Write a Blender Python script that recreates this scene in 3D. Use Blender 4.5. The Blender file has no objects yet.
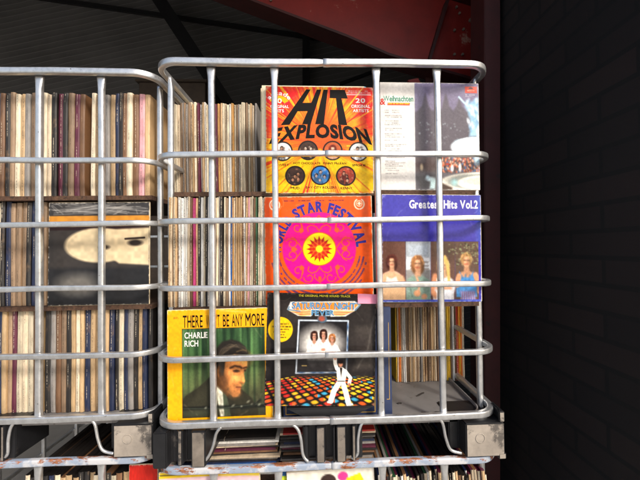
import bpy, bmesh, math, random
import numpy as np
from mathutils import Vector, Matrix
random.seed(7); RNG = np.random.default_rng(11)
R = math.radians
S = bpy.context.scene
COL = S.collection
ZG = 1.71                     # height of the upper cage's middle above the ground

# ------------------------------------------------------------------ camera
CP = Vector((-.031, -.9525, -.019 + ZG))
_y, _p, _r = R(-2.37), R(1.08), R(.76)
RW = (Matrix.Rotation(_y, 3, 'Z') @ Matrix.Rotation(_p, 3, 'X') @ Matrix.Rotation(_r, 3, 'Y'))
cam = bpy.data.cameras.new('camera'); camo = bpy.data.objects.new('camera', cam); COL.objects.link(camo)
cam.sensor_width = 36; cam.lens = 347 / 640 * 36; cam.shift_x = -11 / 640; cam.clip_start = .02; cam.clip_end = 2000
M3 = RW @ Matrix.Rotation(R(90), 3, 'X')
camo.matrix_world = Matrix.Translation(CP) @ M3.to_4x4()
S.camera = camo
S.render.resolution_x = 1024; S.render.resolution_y = 768

def at(px, py, Y):
    d = RW @ Vector(((px - 331) / 347, 1, -(py - 240) / 347))
    return CP + d * ((Y - CP.y) / d.y)

# ------------------------------------------------------------------ materials
def lin(c):
    c = np.asarray(c, float) / 255.
    return np.where(c <= .04045, c / 12.92, ((c + .055) / 1.055) ** 2.4)
def lrgba(c, k=.88): return tuple(float(x) * k for x in lin(c)) + (1,)

def base_mat(name):
    m = bpy.data.materials.new(name); m.use_nodes = True
    nt = m.node_tree; b = nt.nodes['Principled BSDF']
    return m, nt, b
def N(nt, t, **kw):
    n = nt.nodes.new(t)
    for k, v in kw.items():
        if k in n.inputs: n.inputs[k].default_value = v
        else: setattr(n, k, v)
    return n
def noise(nt, scale, detail=4, rough=.6, vec=None, stretch=None):
    n = N(nt, 'ShaderNodeTexNoise'); n.inputs['Scale'].default_value = scale; n.inputs['Detail'].default_value = detail; n.inputs['Roughness'].default_value = rough
    tc = N(nt, 'ShaderNodeTexCoord'); v = tc.outputs['Object']
    if stretch:
        mp = N(nt, 'ShaderNodeMapping'); mp.inputs['Scale'].default_value = stretch; nt.links.new(v, mp.inputs[0]); v = mp.outputs[0]
    nt.links.new(v, n.inputs['Vector']); return n.outputs['Fac']
def ramp(nt, fac, stops):
    r = N(nt, 'ShaderNodeValToRGB'); e = r.color_ramp.elements
    while len(e) < len(stops): e.new(.5)
    for i, (p, c) in enumerate(stops):
        e[i].position = p; e[i].color = c if len(c) == 4 else tuple(c) + (1,)
    nt.links.new(fac, r.inputs[0]); return r.outputs[0]
def mixc(nt, fac, a, b, mode='MIX'):
    m = N(nt, 'ShaderNodeMix'); m.data_type = 'RGBA'; m.blend_type = mode
    if isinstance(fac, (int, float)): m.inputs[0].default_value = fac
    else: nt.links.new(fac, m.inputs[0])
    for s, i in ((a, 6), (b, 7)):
        if isinstance(s, tuple): m.inputs[i].default_value = s
        else: nt.links.new(s, m.inputs[i])
    return m.outputs[2]
def bump(nt, b, fac, strength, dist=.001):
    n = N(nt, 'ShaderNodeBump'); n.inputs['Strength'].default_value = strength; n.inputs['Distance'].default_value = dist
    nt.links.new(fac, n.inputs['Height']); nt.links.new(n.outputs[0], b.inputs['Normal'])

def rough_mat(name, c, rough=.6, metal=0, var=.25, scale=30, bmp=.2, spots=None, stretch=None, spot_scale=18, spot_lo=.6):
    m, nt, b = base_mat(name)
    base = lrgba(c, 1); dk = tuple(x * (1 - var) for x in base[:3]) + (1,); lt = tuple(min(1, x * (1 + var)) for x in base[:3]) + (1,)
    n1 = noise(nt, scale, 6, .65, stretch=stretch)
    col = ramp(nt, n1, [(.3, dk), (.7, lt)])
    if spots:
        n2 = noise(nt, spot_scale, 7, .7)
        f = ramp(nt, n2, [(spot_lo, (0, 0, 0)), (spot_lo + .06, (1, 1, 1))])
        col = mixc(nt, f, col, lrgba(spots, 1))
        if metal:
            inv = ramp(nt, n2, [(spot_lo, (metal,) * 3), (spot_lo + .06, (0, 0, 0))]); nt.links.new(inv, b.inputs['Metallic'])
    nt.links.new(col, b.inputs['Base Color'])
    b.inputs['Roughness'].default_value = rough
    if metal and not spots: b.inputs['Metallic'].default_value = metal
    if bmp: bump(nt, b, noise(nt, scale * 4, 5, .6), bmp)
    return m

def galv_mat(name, patched=False):
    m, nt, b = base_mat(name)
    g = noise(nt, 55, 6, .7)
    col = ramp(nt, g, [(.25, (.52, .52, .515)), (.55, (.62, .62, .615)), (.8, (.70, .70, .695))])
    spk = ramp(nt, noise(nt, 160, 3, .5), [(.70, (0, 0, 0)), (.74, (1, 1, 1))])
    col = mixc(nt, spk, col, (.22, .2, .18, 1))
    dirt = ramp(nt, noise(nt, 9, 8, .75), [(.5, (0, 0, 0)), (.72, (.6, .6, .6))])
    col = mixc(nt, dirt, col, (.27, .26, .24, 1))
    if patched:
        blue = ramp(nt, noise(nt, 14, 6, .6), [(.44, (0, 0, 0)), (.52, (1, 1, 1))])
        col = mixc(nt, blue, (.52, .52, .53, 1), (.28, .33, .41, 1))  # random blue-grey patches over pale grey
        rust = ramp(nt, noise(nt, 20, 8, .7, stretch=(.55, 1.5, 1.5)), [(.535, (0, 0, 0)), (.57, (1, 1, 1))])
        rc = ramp(nt, noise(nt, 120, 5, .6), [(.3, (.14, .05, .025)), (.7, (.40, .15, .06))])
        col = mixc(nt, rust, col, rc)
        b.inputs['Metallic'].default_value = .1; b.inputs['Roughness'].default_value = .55
    else:
        b.inputs['Metallic'].default_value = .8
        rr = ramp(nt, g, [(.3, (.27,) * 3), (.7, (.44,) * 3)]); nt.links.new(rr, b.inputs['Roughness'])
    nt.links.new(col, b.inputs['Base Color'])
    bump(nt, b, noise(nt, 90, 6, .6), .25, .0008)
    return m

def art_mat(name, gloss=.4, wave=.25):
    m, nt, b = base_mat(name)
    a = N(nt, 'ShaderNodeVertexColor'); a.layer_name = 'art'
    wear = ramp(nt, noise(nt, 260, 4, .7), [(.72, (0, 0, 0)), (.8, (.35, .35, .35))])
    col = mixc(nt, wear, a.outputs[0], (.6, .57, .52, 1))
    nt.links.new(col, b.inputs['Base Color'])
    b.inputs['Roughness'].default_value = gloss
    b.inputs['Specular IOR Level'].default_value = .22
    bump(nt, b, noise(nt, 14, 3, .5), wave, .004)
    return m
_inks = {}
def ink(c, gloss=.45):
    k = tuple(c)
    if k not in _inks:
        m, nt, b = base_mat('printing_ink'); base = lrgba(c)
        nt.links.new(ramp(nt, noise(nt, 120, 5, .7), [(.25, tuple(x * .85 for x in base[:3])), (.75, base)]), b.inputs['Base Color'])
        b.inputs['Roughness'].default_value = gloss; b.inputs['Specular IOR Level'].default_value = .12; _inks[k] = m
    return _inks[k]

_spm = {}
def spine_mat(c, txt):
    k = (tuple(c), tuple(txt))
    if k in _spm: return _spm[k]
    m, nt, b = base_mat('sleeve_spine'); base = lrgba(c)
    tc = N(nt, 'ShaderNodeTexCoord')
    oi = N(nt, 'ShaderNodeObjectInfo')
    add = N(nt, 'ShaderNodeVectorMath'); add.operation = 'ADD'
    sc = N(nt, 'ShaderNodeVectorMath'); sc.operation = 'SCALE'; sc.inputs[0].default_value = (13, 7, 29)
    nt.links.new(oi.outputs['Random'], sc.inputs['Scale']); nt.links.new(tc.outputs['Object'], add.inputs[0]); nt.links.new(sc.outputs[0], add.inputs[1])
    def nz(scale, st, det=4, rg=.6):
        mp = N(nt, 'ShaderNodeMapping'); mp.inputs['Scale'].default_value = st; nt.links.new(add.outputs[0], mp.inputs[0])
        n = N(nt, 'ShaderNodeTexNoise'); n.inputs['Scale'].default_value = scale; n.inputs['Detail'].default_value = det; n.inputs['Roughness'].default_value = rg
        nt.links.new(mp.outputs[0], n.inputs['Vector']); return n.outputs['Fac']
    dk = tuple(x * .62 for x in base[:3]) + (1,)
    col = ramp(nt, nz(22, (2, 2, .8), 6, .7), [(.3, dk), (.58, base)])
    brown = ramp(nt, nz(40, (1, 1, .5), 6, .7), [(.56, (0, 0, 0)), (.75, (.6, .6, .6))])
    col = mixc(nt, brown, col, (.2, .12, .06, 1))
    # little printed title along the spine: letter-sized flecks, in runs
    sp = N(nt, 'ShaderNodeSeparateXYZ'); nt.links.new(tc.outputs['Object'], sp.inputs[0])
    ab = N(nt, 'ShaderNodeMath'); ab.operation = 'ABSOLUTE'; nt.links.new(sp.outputs[0], ab.inputs[0])
    lt = N(nt, 'ShaderNodeMath'); lt.operation = 'LESS_THAN'; lt.inputs[1].default_value = .0009; nt.links.new(ab.outputs[0], lt.inputs[0])
    runs = ramp(nt, nz(9, (.01, .01, 1), 1), [(.5, (0, 0, 0)), (.53, (1, 1, 1))])
    lets = ramp(nt, nz(420, (.6, .1, 1), 1), [(.46, (0, 0, 0)), (.52, (1, 1, 1))])
    f1 = N(nt, 'ShaderNodeMath'); f1.operation = 'MULTIPLY'; nt.links.new(runs, f1.inputs[0]); nt.links.new(lets, f1.inputs[1])
    f2 = N(nt, 'ShaderNodeMath'); f2.operation = 'MULTIPLY'; nt.links.new(f1.outputs[0], f2.inputs[0]); nt.links.new(lt.outputs[0], f2.inputs[1])
    f3 = N(nt, 'ShaderNodeMath'); f3.operation = 'MULTIPLY'; nt.links.new(f2.outputs[0], f3.inputs[0]); f3.inputs[1].default_value = .7
    col = mixc(nt, f3.outputs[0], col, lrgba(txt))
    nt.links.new(col, b.inputs['Base Color']); b.inputs['Roughness'].default_value = .6
    bump(nt, b, nz(60, (1, 1, .6), 5), .4, .0012)
    _spm[k] = m; return m

GALV = galv_mat('galvanised_tube'); RUSTY = galv_mat('blue_patched_rusty_tube', True)
BLACKP = rough_mat('black_plastic', (25, 25, 27), .42, var=.35, scale=25, spots=(70, 66, 62), spot_lo=.64, bmp=.2)
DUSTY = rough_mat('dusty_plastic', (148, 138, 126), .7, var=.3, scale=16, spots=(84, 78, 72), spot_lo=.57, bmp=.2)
DECK = rough_mat('dirty_grey_deck', (122, 118, 115), .5, var=.2, scale=9, spots=(62, 48, 38), spot_lo=.6, spot_scale=12, bmp=.15)
BOARD = rough_mat('brown_chipboard', (78, 54, 38), .85, var=.5, scale=140, bmp=.8, spots=(50, 34, 24), spot_lo=.55, spot_scale=90)
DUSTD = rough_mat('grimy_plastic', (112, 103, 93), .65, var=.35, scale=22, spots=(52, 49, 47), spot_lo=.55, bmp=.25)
CARD = rough_mat('worn_cardboard', (212, 196, 166), .75, var=.2, scale=60, bmp=.3)
CARDW = rough_mat('pale_cardboard', (224, 218, 206), .7, var=.14, scale=60, bmp=.3)
CARDK = rough_mat('black_card', (38, 35, 33), .55, var=.3, scale=60, bmp=.3, spots=(120, 108, 92), spot_lo=.68, spot_scale=60)
VOID = rough_mat('dark_paper', (48, 42, 38), .8, var=.3, scale=40)

# ------------------------------------------------------------------ mesh helpers
class MB:
    def __init__(s): s.v = []; s.f = []; s.m = []; s.sm = []
    def add(s, vs, fs, mi=0, smooth=False):
        o = len(s.v); s.v += [tuple(v) for v in vs]
        for f in fs: s.f.append(tuple(i + o for i in f)); s.m.append(mi); s.sm.append(smooth)
    def box(s, x0, x1, y0, y1, z0, z1, mi=0):
        s.add([(x, y, z) for x in (x0, x1) for y in (y0, y1) for z in (z0, z1)],
              [(0, 1, 3, 2), (4, 6, 7, 5), (0, 4, 5, 1), (2, 3, 7, 6), (0, 2, 6, 4), (1, 5, 7, 3)], mi)
    def sweep(s, path, prof, scales=None, up=(0, 0, 1), closed=False, mi=0, cap=True):
        path = [Vector(p) for p in path]; n = len(path); k = len(prof); vs = []
        for i, p in enumerate(path):
            a = path[i - 1] if (i or closed) else p; c = path[(i + 1) % n] if (i < n - 1 or closed) else p
            t = (c - a).normalized(); sd = t.cross(Vector(up)).normalized(); u2 = sd.cross(t)
            sa, sb = scales[i] if scales else (1, 1)
            vs += [p + sd * (q[0] * sa) + u2 * (q[1] * sb) for q in prof]
        fs = []
        for i in range(n if closed else n - 1):
            j = (i + 1) % n
            for q in range(k): r = (q + 1) % k; fs.append((i * k + q, i * k + r, j * k + r, j * k + q))
        s.add(vs, fs, mi, True)
        if cap and not closed:
            o = len(s.v) - n * k
            s.f.append(tuple(o + q for q in reversed(range(k)))); s.m.append(mi); s.sm.append(False)
            s.f.append(tuple(o + (n - 1) * k + q for q in range(k))); s.m.append(mi); s.sm.append(False)
    def prism(s, prof, z0, z1, mis=None, mi=0):            # closed outline in x,y pulled up in z
        k = len(prof); o = len(s.v)
        s.v += [(x, y, z0) for x, y in prof] + [(x, y, z1) for x, y in prof]
        for i in range(k):
            j = (i + 1) % k; s.f.append((o + i, o + j, o + k + j, o + k + i)); s.m.append(mis[i] if mis else mi); s.sm.append(False)
        s.f.append(tuple(o + i for i in reversed(range(k)))); s.m.append(mi); s.sm.append(False)
        s.f.append(tuple(o + k + i for i in range(k))); s.m.append(mi); s.sm.append(False)
    def build(s, name, mats, parent=None, bevel=0, loc=None):
        me = bpy.data.meshes.new(name); me.from_pydata(s.v, [], s.f)
        for m in (mats if isinstance(mats, (list, tuple)) else [mats]): me.materials.append(m)
        me.polygons.foreach_set('material_index', s.m); me.polygons.foreach_set('use_smooth', s.sm)
        bm = bmesh.new(); bm.from_mesh(me)
        bmesh.ops.recalc_face_normals(bm, faces=bm.faces)
        if bevel: bmesh.ops.bevel(bm, geom=list(bm.edges), offset=bevel, segments=2, affect='EDGES', clamp_overlap=True)
        bm.to_mesh(me); bm.free(); me.update()
        o = bpy.data.objects.new(name, me); COL.objects.link(o)
        if parent: o.parent = parent
        if loc is not None: o.location = loc
        return o
def tag(o, label=None, cat=None, group=None, kind=None):
    for k, v in (('label', label), ('category', cat), ('group', group), ('kind', kind)):
        if v: o[k] = v
    return o
def empty(name, loc):
    o = bpy.data.objects.new(name, None); COL.objects.link(o); o.location = loc; o.empty_display_size = .05; return o
def children(o): return [c for c in COL.objects if c.parent == o]
def copy_tree(o, parent=None):
    c = o.copy(); COL.objects.link(c); c.parent = parent
    for ch in children(o): copy_tree(ch, c)
    return c
def sq(a, b, n=28, e=4.6):
    out = []
    for i in range(n):
        t = 2 * math.pi * (i + .5) / n; c, s_ = math.cos(t), math.sin(t)
        out.append((a * math.copysign(abs(c) ** (2 / e), c), b * math.copysign(abs(s_) ** (2 / e), s_)))
    return out

# ------------------------------------------------------------------ lettering (built-in font, one glyph at a time)
GL = {}
def make_glyphs(chars, bold):
    whole = bold
    cu = bpy.data.curves.new('g', 'FONT'); cu.resolution_u = 3; cu.offset = bold; ob = bpy.data.objects.new('g', cu); COL.objects.link(ob)
    for ch in chars:
        cu.offset = bold * (.15 if ch in 'MW' else 1); cu.body = ch; bpy.context.view_layer.update()
        me = ob.evaluated_get(bpy.context.evaluated_depsgraph_get()).to_mesh()
        vs = [(v.co.x, v.co.y) for v in me.vertices]; fs = [tuple(p.vertices) for p in me.polygons]
        if vs:
            x0 = min(v[0] for v in vs); x1 = max(v[0] for v in vs)
            GL[(ch, bold)] = ([(x - x0, y) for x, y in vs], fs, x1 - x0)
    bpy.data.objects.remove(ob); bpy.data.curves.remove(cu)
CH = 'ABCDEFGHIJKLMNOPQRSTUVWXYZabcdefghijklmnopqrstuvwxyz0123456789.&\'"'
for bd in (0.0, .012, .022, .034, .05): make_glyphs(CH, bd)
for bd in (0.0, .012, .022, .034, .05):          # a straight-sided M that stays open when it is set narrow
    t_ = .10 + 1.6 * bd; W0 = .78; m_ = W0 / 2
    GL[('M', bd)] = ([(0, 0), (t_, 0), (t_, .73), (0, .73), (W0 - t_, 0), (W0, 0), (W0, .73), (W0 - t_, .73), (t_, .73), (t_, .73 - t_ * 1.9), (m_, .22), (m_, .22 + t_ * 1.9), (W0 - t_, .73), (W0 - t_, .73 - t_ * 1.9)],
                     [(0, 1, 2, 3), (4, 5, 6, 7), (8, 9, 10, 11), (11, 10, 13, 12)], W0)
def layout(t, bold=.022, gap=.07):
    x = 0; vs = []; fs = []
    for ch in t:
        if ch == ' ': x += .3; continue
        g = GL[(ch, bold)]; o = len(vs)
        vs += [(x + a, b) for a, b in g[0]]; fs += [tuple(i + o for i in f) for f in g[1]]; x += g[2] + gap
    return vs, fs, max(x - gap, 1e-3)
CAP = .73

# ------------------------------------------------------------------ painter for printed sleeves
class Canvas:
    def __init__(s, n, c):
        s.n = n; a = np.linspace(0, 1, n); s.U, s.V = np.meshgrid(a, a)
        s.c = np.empty((n, n, 3)); s.c[:] = c
    def put(s, m, c, a=1.):
        m = np.clip(m * a, 0, 1)[..., None]; s.c = s.c * (1 - m) + np.asarray(c, float) * m
    def _s(s, d, soft): return np.clip(.5 - d / (2 * soft), 0, 1)
    def ell(s, x, y, rx, ry, c, soft=.005, rot=0, a=1.):
        u, v = s.U - x, s.V - y; cr, sr = math.cos(rot), math.sin(rot)
        p, q = u * cr + v * sr, -u * sr + v * cr
        r = np.sqrt((p / rx) ** 2 + (q / ry) ** 2); s.put(s._s((r - 1) * min(rx, ry), soft), c, a)
    def rect(s, x0, y0, x1, y1, c, soft=.003, a=1.):
        d = np.maximum(np.maximum(x0 - s.U, s.U - x1), np.maximum(y0 - s.V, s.V - y1)); s.put(s._s(d, soft), c, a)
    def poly(s, P, c, soft=.004, a=1.):
        d = np.full(s.U.shape, 9.); ins = np.zeros(s.U.shape, bool)
        for (x0, y0), (x1, y1) in zip(P, P[1:] + P[:1]):
            ex, ey = x1 - x0, y1 - y0; L = ex * ex + ey * ey + 1e-12
            t = np.clip(((s.U - x0) * ex + (s.V - y0) * ey) / L, 0, 1)
            d = np.minimum(d, np.hypot(s.U - x0 - t * ex, s.V - y0 - t * ey))
            if y0 != y1: ins ^= ((y0 > s.V) != (y1 > s.V)) & (s.U < ex * (s.V - y0) / ey + x0)
        s.put(s._s(np.where(ins, -d, d), soft), c, a)
    def line(s, P, w, c, soft=.003, a=1.):
        d = np.full(s.U.shape, 9.)
        for (x0, y0), (x1, y1) in zip(P, P[1:]):
            ex, ey = x1 - x0, y1 - y0; L = ex * ex + ey * ey + 1e-12
            t = np.clip(((s.U - x0) * ex + (s.V - y0) * ey) / L, 0, 1)
            d = np.minimum(d, np.hypot(s.U - x0 - t * ex, s.V - y0 - t * ey))
        s.put(s._s(d - w / 2, soft), c, a)
    def noise(s, k, seed=0, ky=None):
        g = np.random.default_rng(seed); ky = ky or k; A = g.random((ky + 2, k + 2))
        x, y = s.U * k, s.V * ky; i, j = x.astype(int), y.astype(int); f, h = x - i, y - j
        f = f * f * (3 - 2 * f); h = h * h * (3 - 2 * h)
        return (A[j, i] * (1 - f) + A[j, i + 1] * f) * (1 - h) + (A[j + 1, i] * (1 - f) + A[j + 1, i + 1] * f) * h
    def mottle(s, amt, k=40, seed=1): s.c = s.c * (1 + amt * (s.noise(k, seed) - .5)[..., None])
    def blur(s, k=1, x0=0, y0=0, x1=1, y1=1):
        n = s.n - 1; a, b, c, d = int(x0 * n), int(y0 * n), int(x1 * n) + 1, int(y1 * n) + 1
        for _ in range(k):
            p = np.pad(s.c[b:d, a:c], ((1, 1), (1, 1), (0, 0)), 'edge')
            p = (p[:-2] + 2 * p[1:-1] + p[2:]) / 4; s.c[b:d, a:c] = (p[:, :-2] + 2 * p[:, 1:-1] + p[:, 2:]) / 4
    def grain(s, amt, seed=1, x0=0, y0=0, x1=1, y1=1):
        n = s.n - 1; a, b, c, d = int(x0 * n), int(y0 * n), int(x1 * n) + 1, int(y1 * n) + 1
        q = np.random.default_rng(seed).normal(0, 1, (d - b, c - a, 1)); q = (q + np.roll(q, 1, 0) + np.roll(q, 1, 1)) / 1.7
        s.c[b:d, a:c] = np.clip(s.c[b:d, a:c] * (1 + amt * q), 0, 255)
    def marks(s, x0, x1, y, h, c, seed=0, a=.8, dens=.62, per=.006):
        g = np.random.default_rng(seed); x = x0
        while x < x1:
            w = per * g.uniform(1.2, 7)
            if g.random() < .9: s.rect(x, y - h / 2, min(x + w, x1), y + h / 2, c, .002, a * g.uniform(.5, 1))
            x += w + per * .9
    def person(s, x, y, k, skin, hair, shirt, long_=False, beard=False, strap=False):
        skin = np.array(skin, float); hair = np.array(hair, float); shirt = np.array(shirt, float); sf = max(.004, k * .07); q = np.random.default_rng(int(x * 977 + y * 131))
        if long_: s.ell(x - .05 * k, y + .18 * k, .60 * k, .78 * k, hair * .75, sf * 1.6); s.ell(x + .1 * k, y + .35 * k, .52 * k, .62 * k, hair * .6, sf * 1.6)
        s.ell(x, y + 1.95 * k, 1.2 * k, .95 * k, skin * .9 if strap else shirt, sf * 1.4); s.rect(x - 1.05 * k, y + 1.9 * k, x + 1.05 * k, y + 3.4 * k, shirt, sf)
        if strap: s.poly([(x - .72 * k, y + 1.0 * k), (x - .42 * k, y + 1.55 * k), (x + .30 * k, y + 1.6 * k), (x + .70 * k, y + 1.05 * k), (x + .95 * k, y + 3.4 * k), (x - .95 * k, y + 3.4 * k)], shirt, sf)
        s.poly([(x - .2 * k, y + .3 * k), (x + .22 * k, y + .3 * k), (x + .33 * k, y + 1.15 * k), (x, y + 1.45 * k), (x - .3 * k, y + 1.15 * k)], skin * .84, sf * 1.3)
        for i in range(10):                                                  # folds of the clothes
            a = q.uniform(-.9, .9); s.line([(x + a * k, y + q.uniform(1.3, 1.8) * k), (x + (a + q.uniform(-.3, .3)) * k, y + q.uniform(2.2, 3.2) * k)], .10 * k, shirt * q.choice([.72, .82, 1.12]), sf * 1.6, .6)
        s.ell(x - .02 * k, y - .12 * k, .53 * k, .60 * k, hair, sf * 1.4)
        s.ell(x, y + .02 * k, .40 * k, .50 * k, skin, sf); s.ell(x + .02 * k, y + .34 * k, .28 * k, .28 * k, skin * .97, sf); s.ell(x - .04 * k, y - .24 * k, .24 * k, .16 * k, np.minimum(skin * 1.1, 255), k * .1, a=.8)
        s.ell(x + .24 * k, y + .12 * k, .17 * k, .42 * k, skin * .74, k * .16, a=.7); s.ell(x - .12 * k, y + .16 * k, .14 * k, .14 * k, np.minimum(skin * 1.1, 255), k * .12, a=.7)
        s.rect(x - .3 * k, y - .12 * k, x + .28 * k, y + .05 * k, skin * .72, k * .10, .16)
        if beard: s.ell(x + .02 * k, y + .42 * k, .32 * k, .24 * k, hair * .95, sf * 2, a=.45); s.ell(x, y + .29 * k, .2 * k, .06 * k, hair * .8, sf * 1.5, a=.5)
        s.ell(x - .10 * k, y - .52 * k, .42 * k, .17 * k, hair * .95, sf * 1.5, rot=-.3); s.ell(x + .14 * k, y - .50 * k, .3 * k, .14 * k, hair * .85, sf * 1.5, rot=.3); s.ell(x - .36 * k, y - .02 * k, .12 * k, .36 * k, hair * .9, sf * 1.4); s.ell(x + .38 * k, y + .0 * k, .11 * k, .38 * k, hair * .7, sf * 1.4)
        for i in range(22):
            a = q.uniform(-2.9, -.25); r = q.uniform(.42, .56); L = q.uniform(.1, .5); px, py = x + r * k * math.cos(a), y - .14 * k + r * k * 1.1 * math.sin(a)
            if abs(px - x) < .22 * k: L *= .3
            s.line([(px, py), (px + .16 * k * math.cos(a), py + L * k)], .05 * k, np.minimum(hair * q.choice([.55, .8, 1.35, 1.6]), 255), sf, .5)
        for e in (-.15, .15): s.ell(x + e * k, y - .01 * k, .075 * k, .035 * k, skin * .25, sf, a=.9)
        s.ell(x + .06 * k, y + .16 * k, .07 * k, .12 * k, skin * .72, sf * 1.4, a=.7); s.ell(x, y + .34 * k, .13 * k, .045 * k, skin * np.array((.72, .42, .42)), sf * 1.2, a=.85)
    def wear(s, seed, c=(238, 226, 208), a=.16):
        r = np.hypot(s.U - .5, s.V - .5); q = np.clip((s.noise(40, seed) - .35) * 2, 0, 1)
        s.put(np.clip(1 - np.abs(r - .465) / .012, 0, 1) * q, c, a); g_ = np.random.default_rng(seed)
        for i in range(9):
            x, y = g_.random(), g_.choice([g_.uniform(0, .15), g_.uniform(.8, 1)]); t = g_.uniform(0, 3.1); L = g_.uniform(.03, .12)
            s.line([(x, y), (x + L * .5 * math.cos(t), y + L * .5 * math.sin(t)), (x + L * math.cos(t + .3), y + L * math.sin(t + .3))], .004, c, .003, g_.uniform(.2, .5))
        for x, y in ((0, 0), (1, 0), (0, 1), (1, 1)):
            s.put(np.clip(1 - np.hypot(s.U - x, s.V - y) / g_.uniform(.02, .05), 0, 1) * np.clip((s.noise(50, seed + 1) - .3) * 3, 0, 1), c, .9)
    def edge_wear(s, seed=3, c=(225, 215, 200), w=.012):
        d = np.minimum(np.minimum(s.U, 1 - s.U), np.minimum(s.V, 1 - s.V))
        m = np.clip(1 - d / w, 0, 1) * np.clip((s.noise(60, seed) - .45) * 3, 0, 1); s.put(m, c, .8)

class Sleeve:
    def __init__(s, label, w, h, t=.005, body=CARD, group=None, loc=(0, 0, 0), lean=0, yaw=0, roll=0, cat='record'):
        mb = MB(); mb.box(-w / 2, w / 2, 0, t, 0, h)
        s.o = mb.build('record_sleeve', body, bevel=min(.0012, t * .3)); s.w = w; s.h = h; s.L = 0
        tag(s.o, label, cat, group); s.o.location = loc; s.o.rotation_euler = (R(-lean), R(roll), R(yaw))
    def P(s, u, v, l): return ((u - .5) * s.w, -.0004 - .00025 * l, (1 - v) * s.h)
    def art(s, cv, mat, name='cover_print', inset=.0012):
        n = cv.n; a = np.linspace(0, 1, n); U, V = np.meshgrid(a, a)
        w, h = s.w - 2 * inset, s.h - 2 * inset
        co = np.stack([(U - .5) * w, np.full_like(U, -.0004), inset + (1 - V) * h], -1).reshape(-1, 3).astype(np.float32)
        i = np.arange(n * n).reshape(n, n); q = np.stack([i[:-1, :-1], i[1:, :-1], i[1:, 1:], i[:-1, 1:]], -1).reshape(-1)
        nf = (n - 1) ** 2; me = bpy.data.meshes.new(name); me.vertices.add(n * n); me.vertices.foreach_set('co', co.ravel())
        me.loops.add(nf * 4); me.loops.foreach_set('vertex_index', q.astype(np.int32)); me.polygons.add(nf)
        me.polygons.foreach_set('loop_start', np.arange(0, nf * 4, 4, dtype=np.int32))
        me.update(calc_edges=True); me.validate()
        at_ = me.color_attributes.new('art', 'FLOAT_COLOR', 'POINT')
        col = np.ones((n * n, 4), np.float32); col[:, :3] = (lin(np.clip(cv.c, 0, 255)) * .88).reshape(-1, 3)
        at_.data.foreach_set('color', col.ravel()); me.materials.append(mat)
        me.polygons.foreach_set('use_smooth', [True] * nf)
        o = bpy.data.objects.new(name, me); COL.objects.link(o); o.parent = s.o; return o
    def text(s, items, name='title_lettering', layer=1):
        """items: (string, colour, map) with map(a,b) -> u,v for a,b in 0..1 over the text's box"""
        groups = {}
        for t, c, fn, *o in items:
            bold = o[0] if o else .022; gap = o[1] if len(o) > 1 else .07
            vs, fs, w = layout(t, bold, gap); m = ink(c)
            mb, mats = groups.setdefault(t + (str(len(groups)) if len(o) < 3 else ''), (MB(), []))
            if m not in mats: mats.append(m)
            mb.add([s.P(*fn(x / w, y / CAP), layer + (o[2] if len(o) > 2 else 0)) for x, y in vs], fs, mats.index(m))
        for i, (mb, mats) in enumerate(groups.values()): me = mb.build(name if i < 1 else 'lettering', mats); me.parent = s.o
def flat(u0, v0, u1, v1): return lambda a, b: (u0 + (u1 - u0) * a, v1 + (v0 - v1) * b)      # box: left, top, right, bottom
def arc(cx, cy, r0, r1, a0, a1): 
    def f(a, b):
        th = R(a0 + (a1 - a0) * a); r = r0 + (r1 - r0) * b; return cx + r * math.sin(th), cy - r * math.cos(th)
    return f

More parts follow.
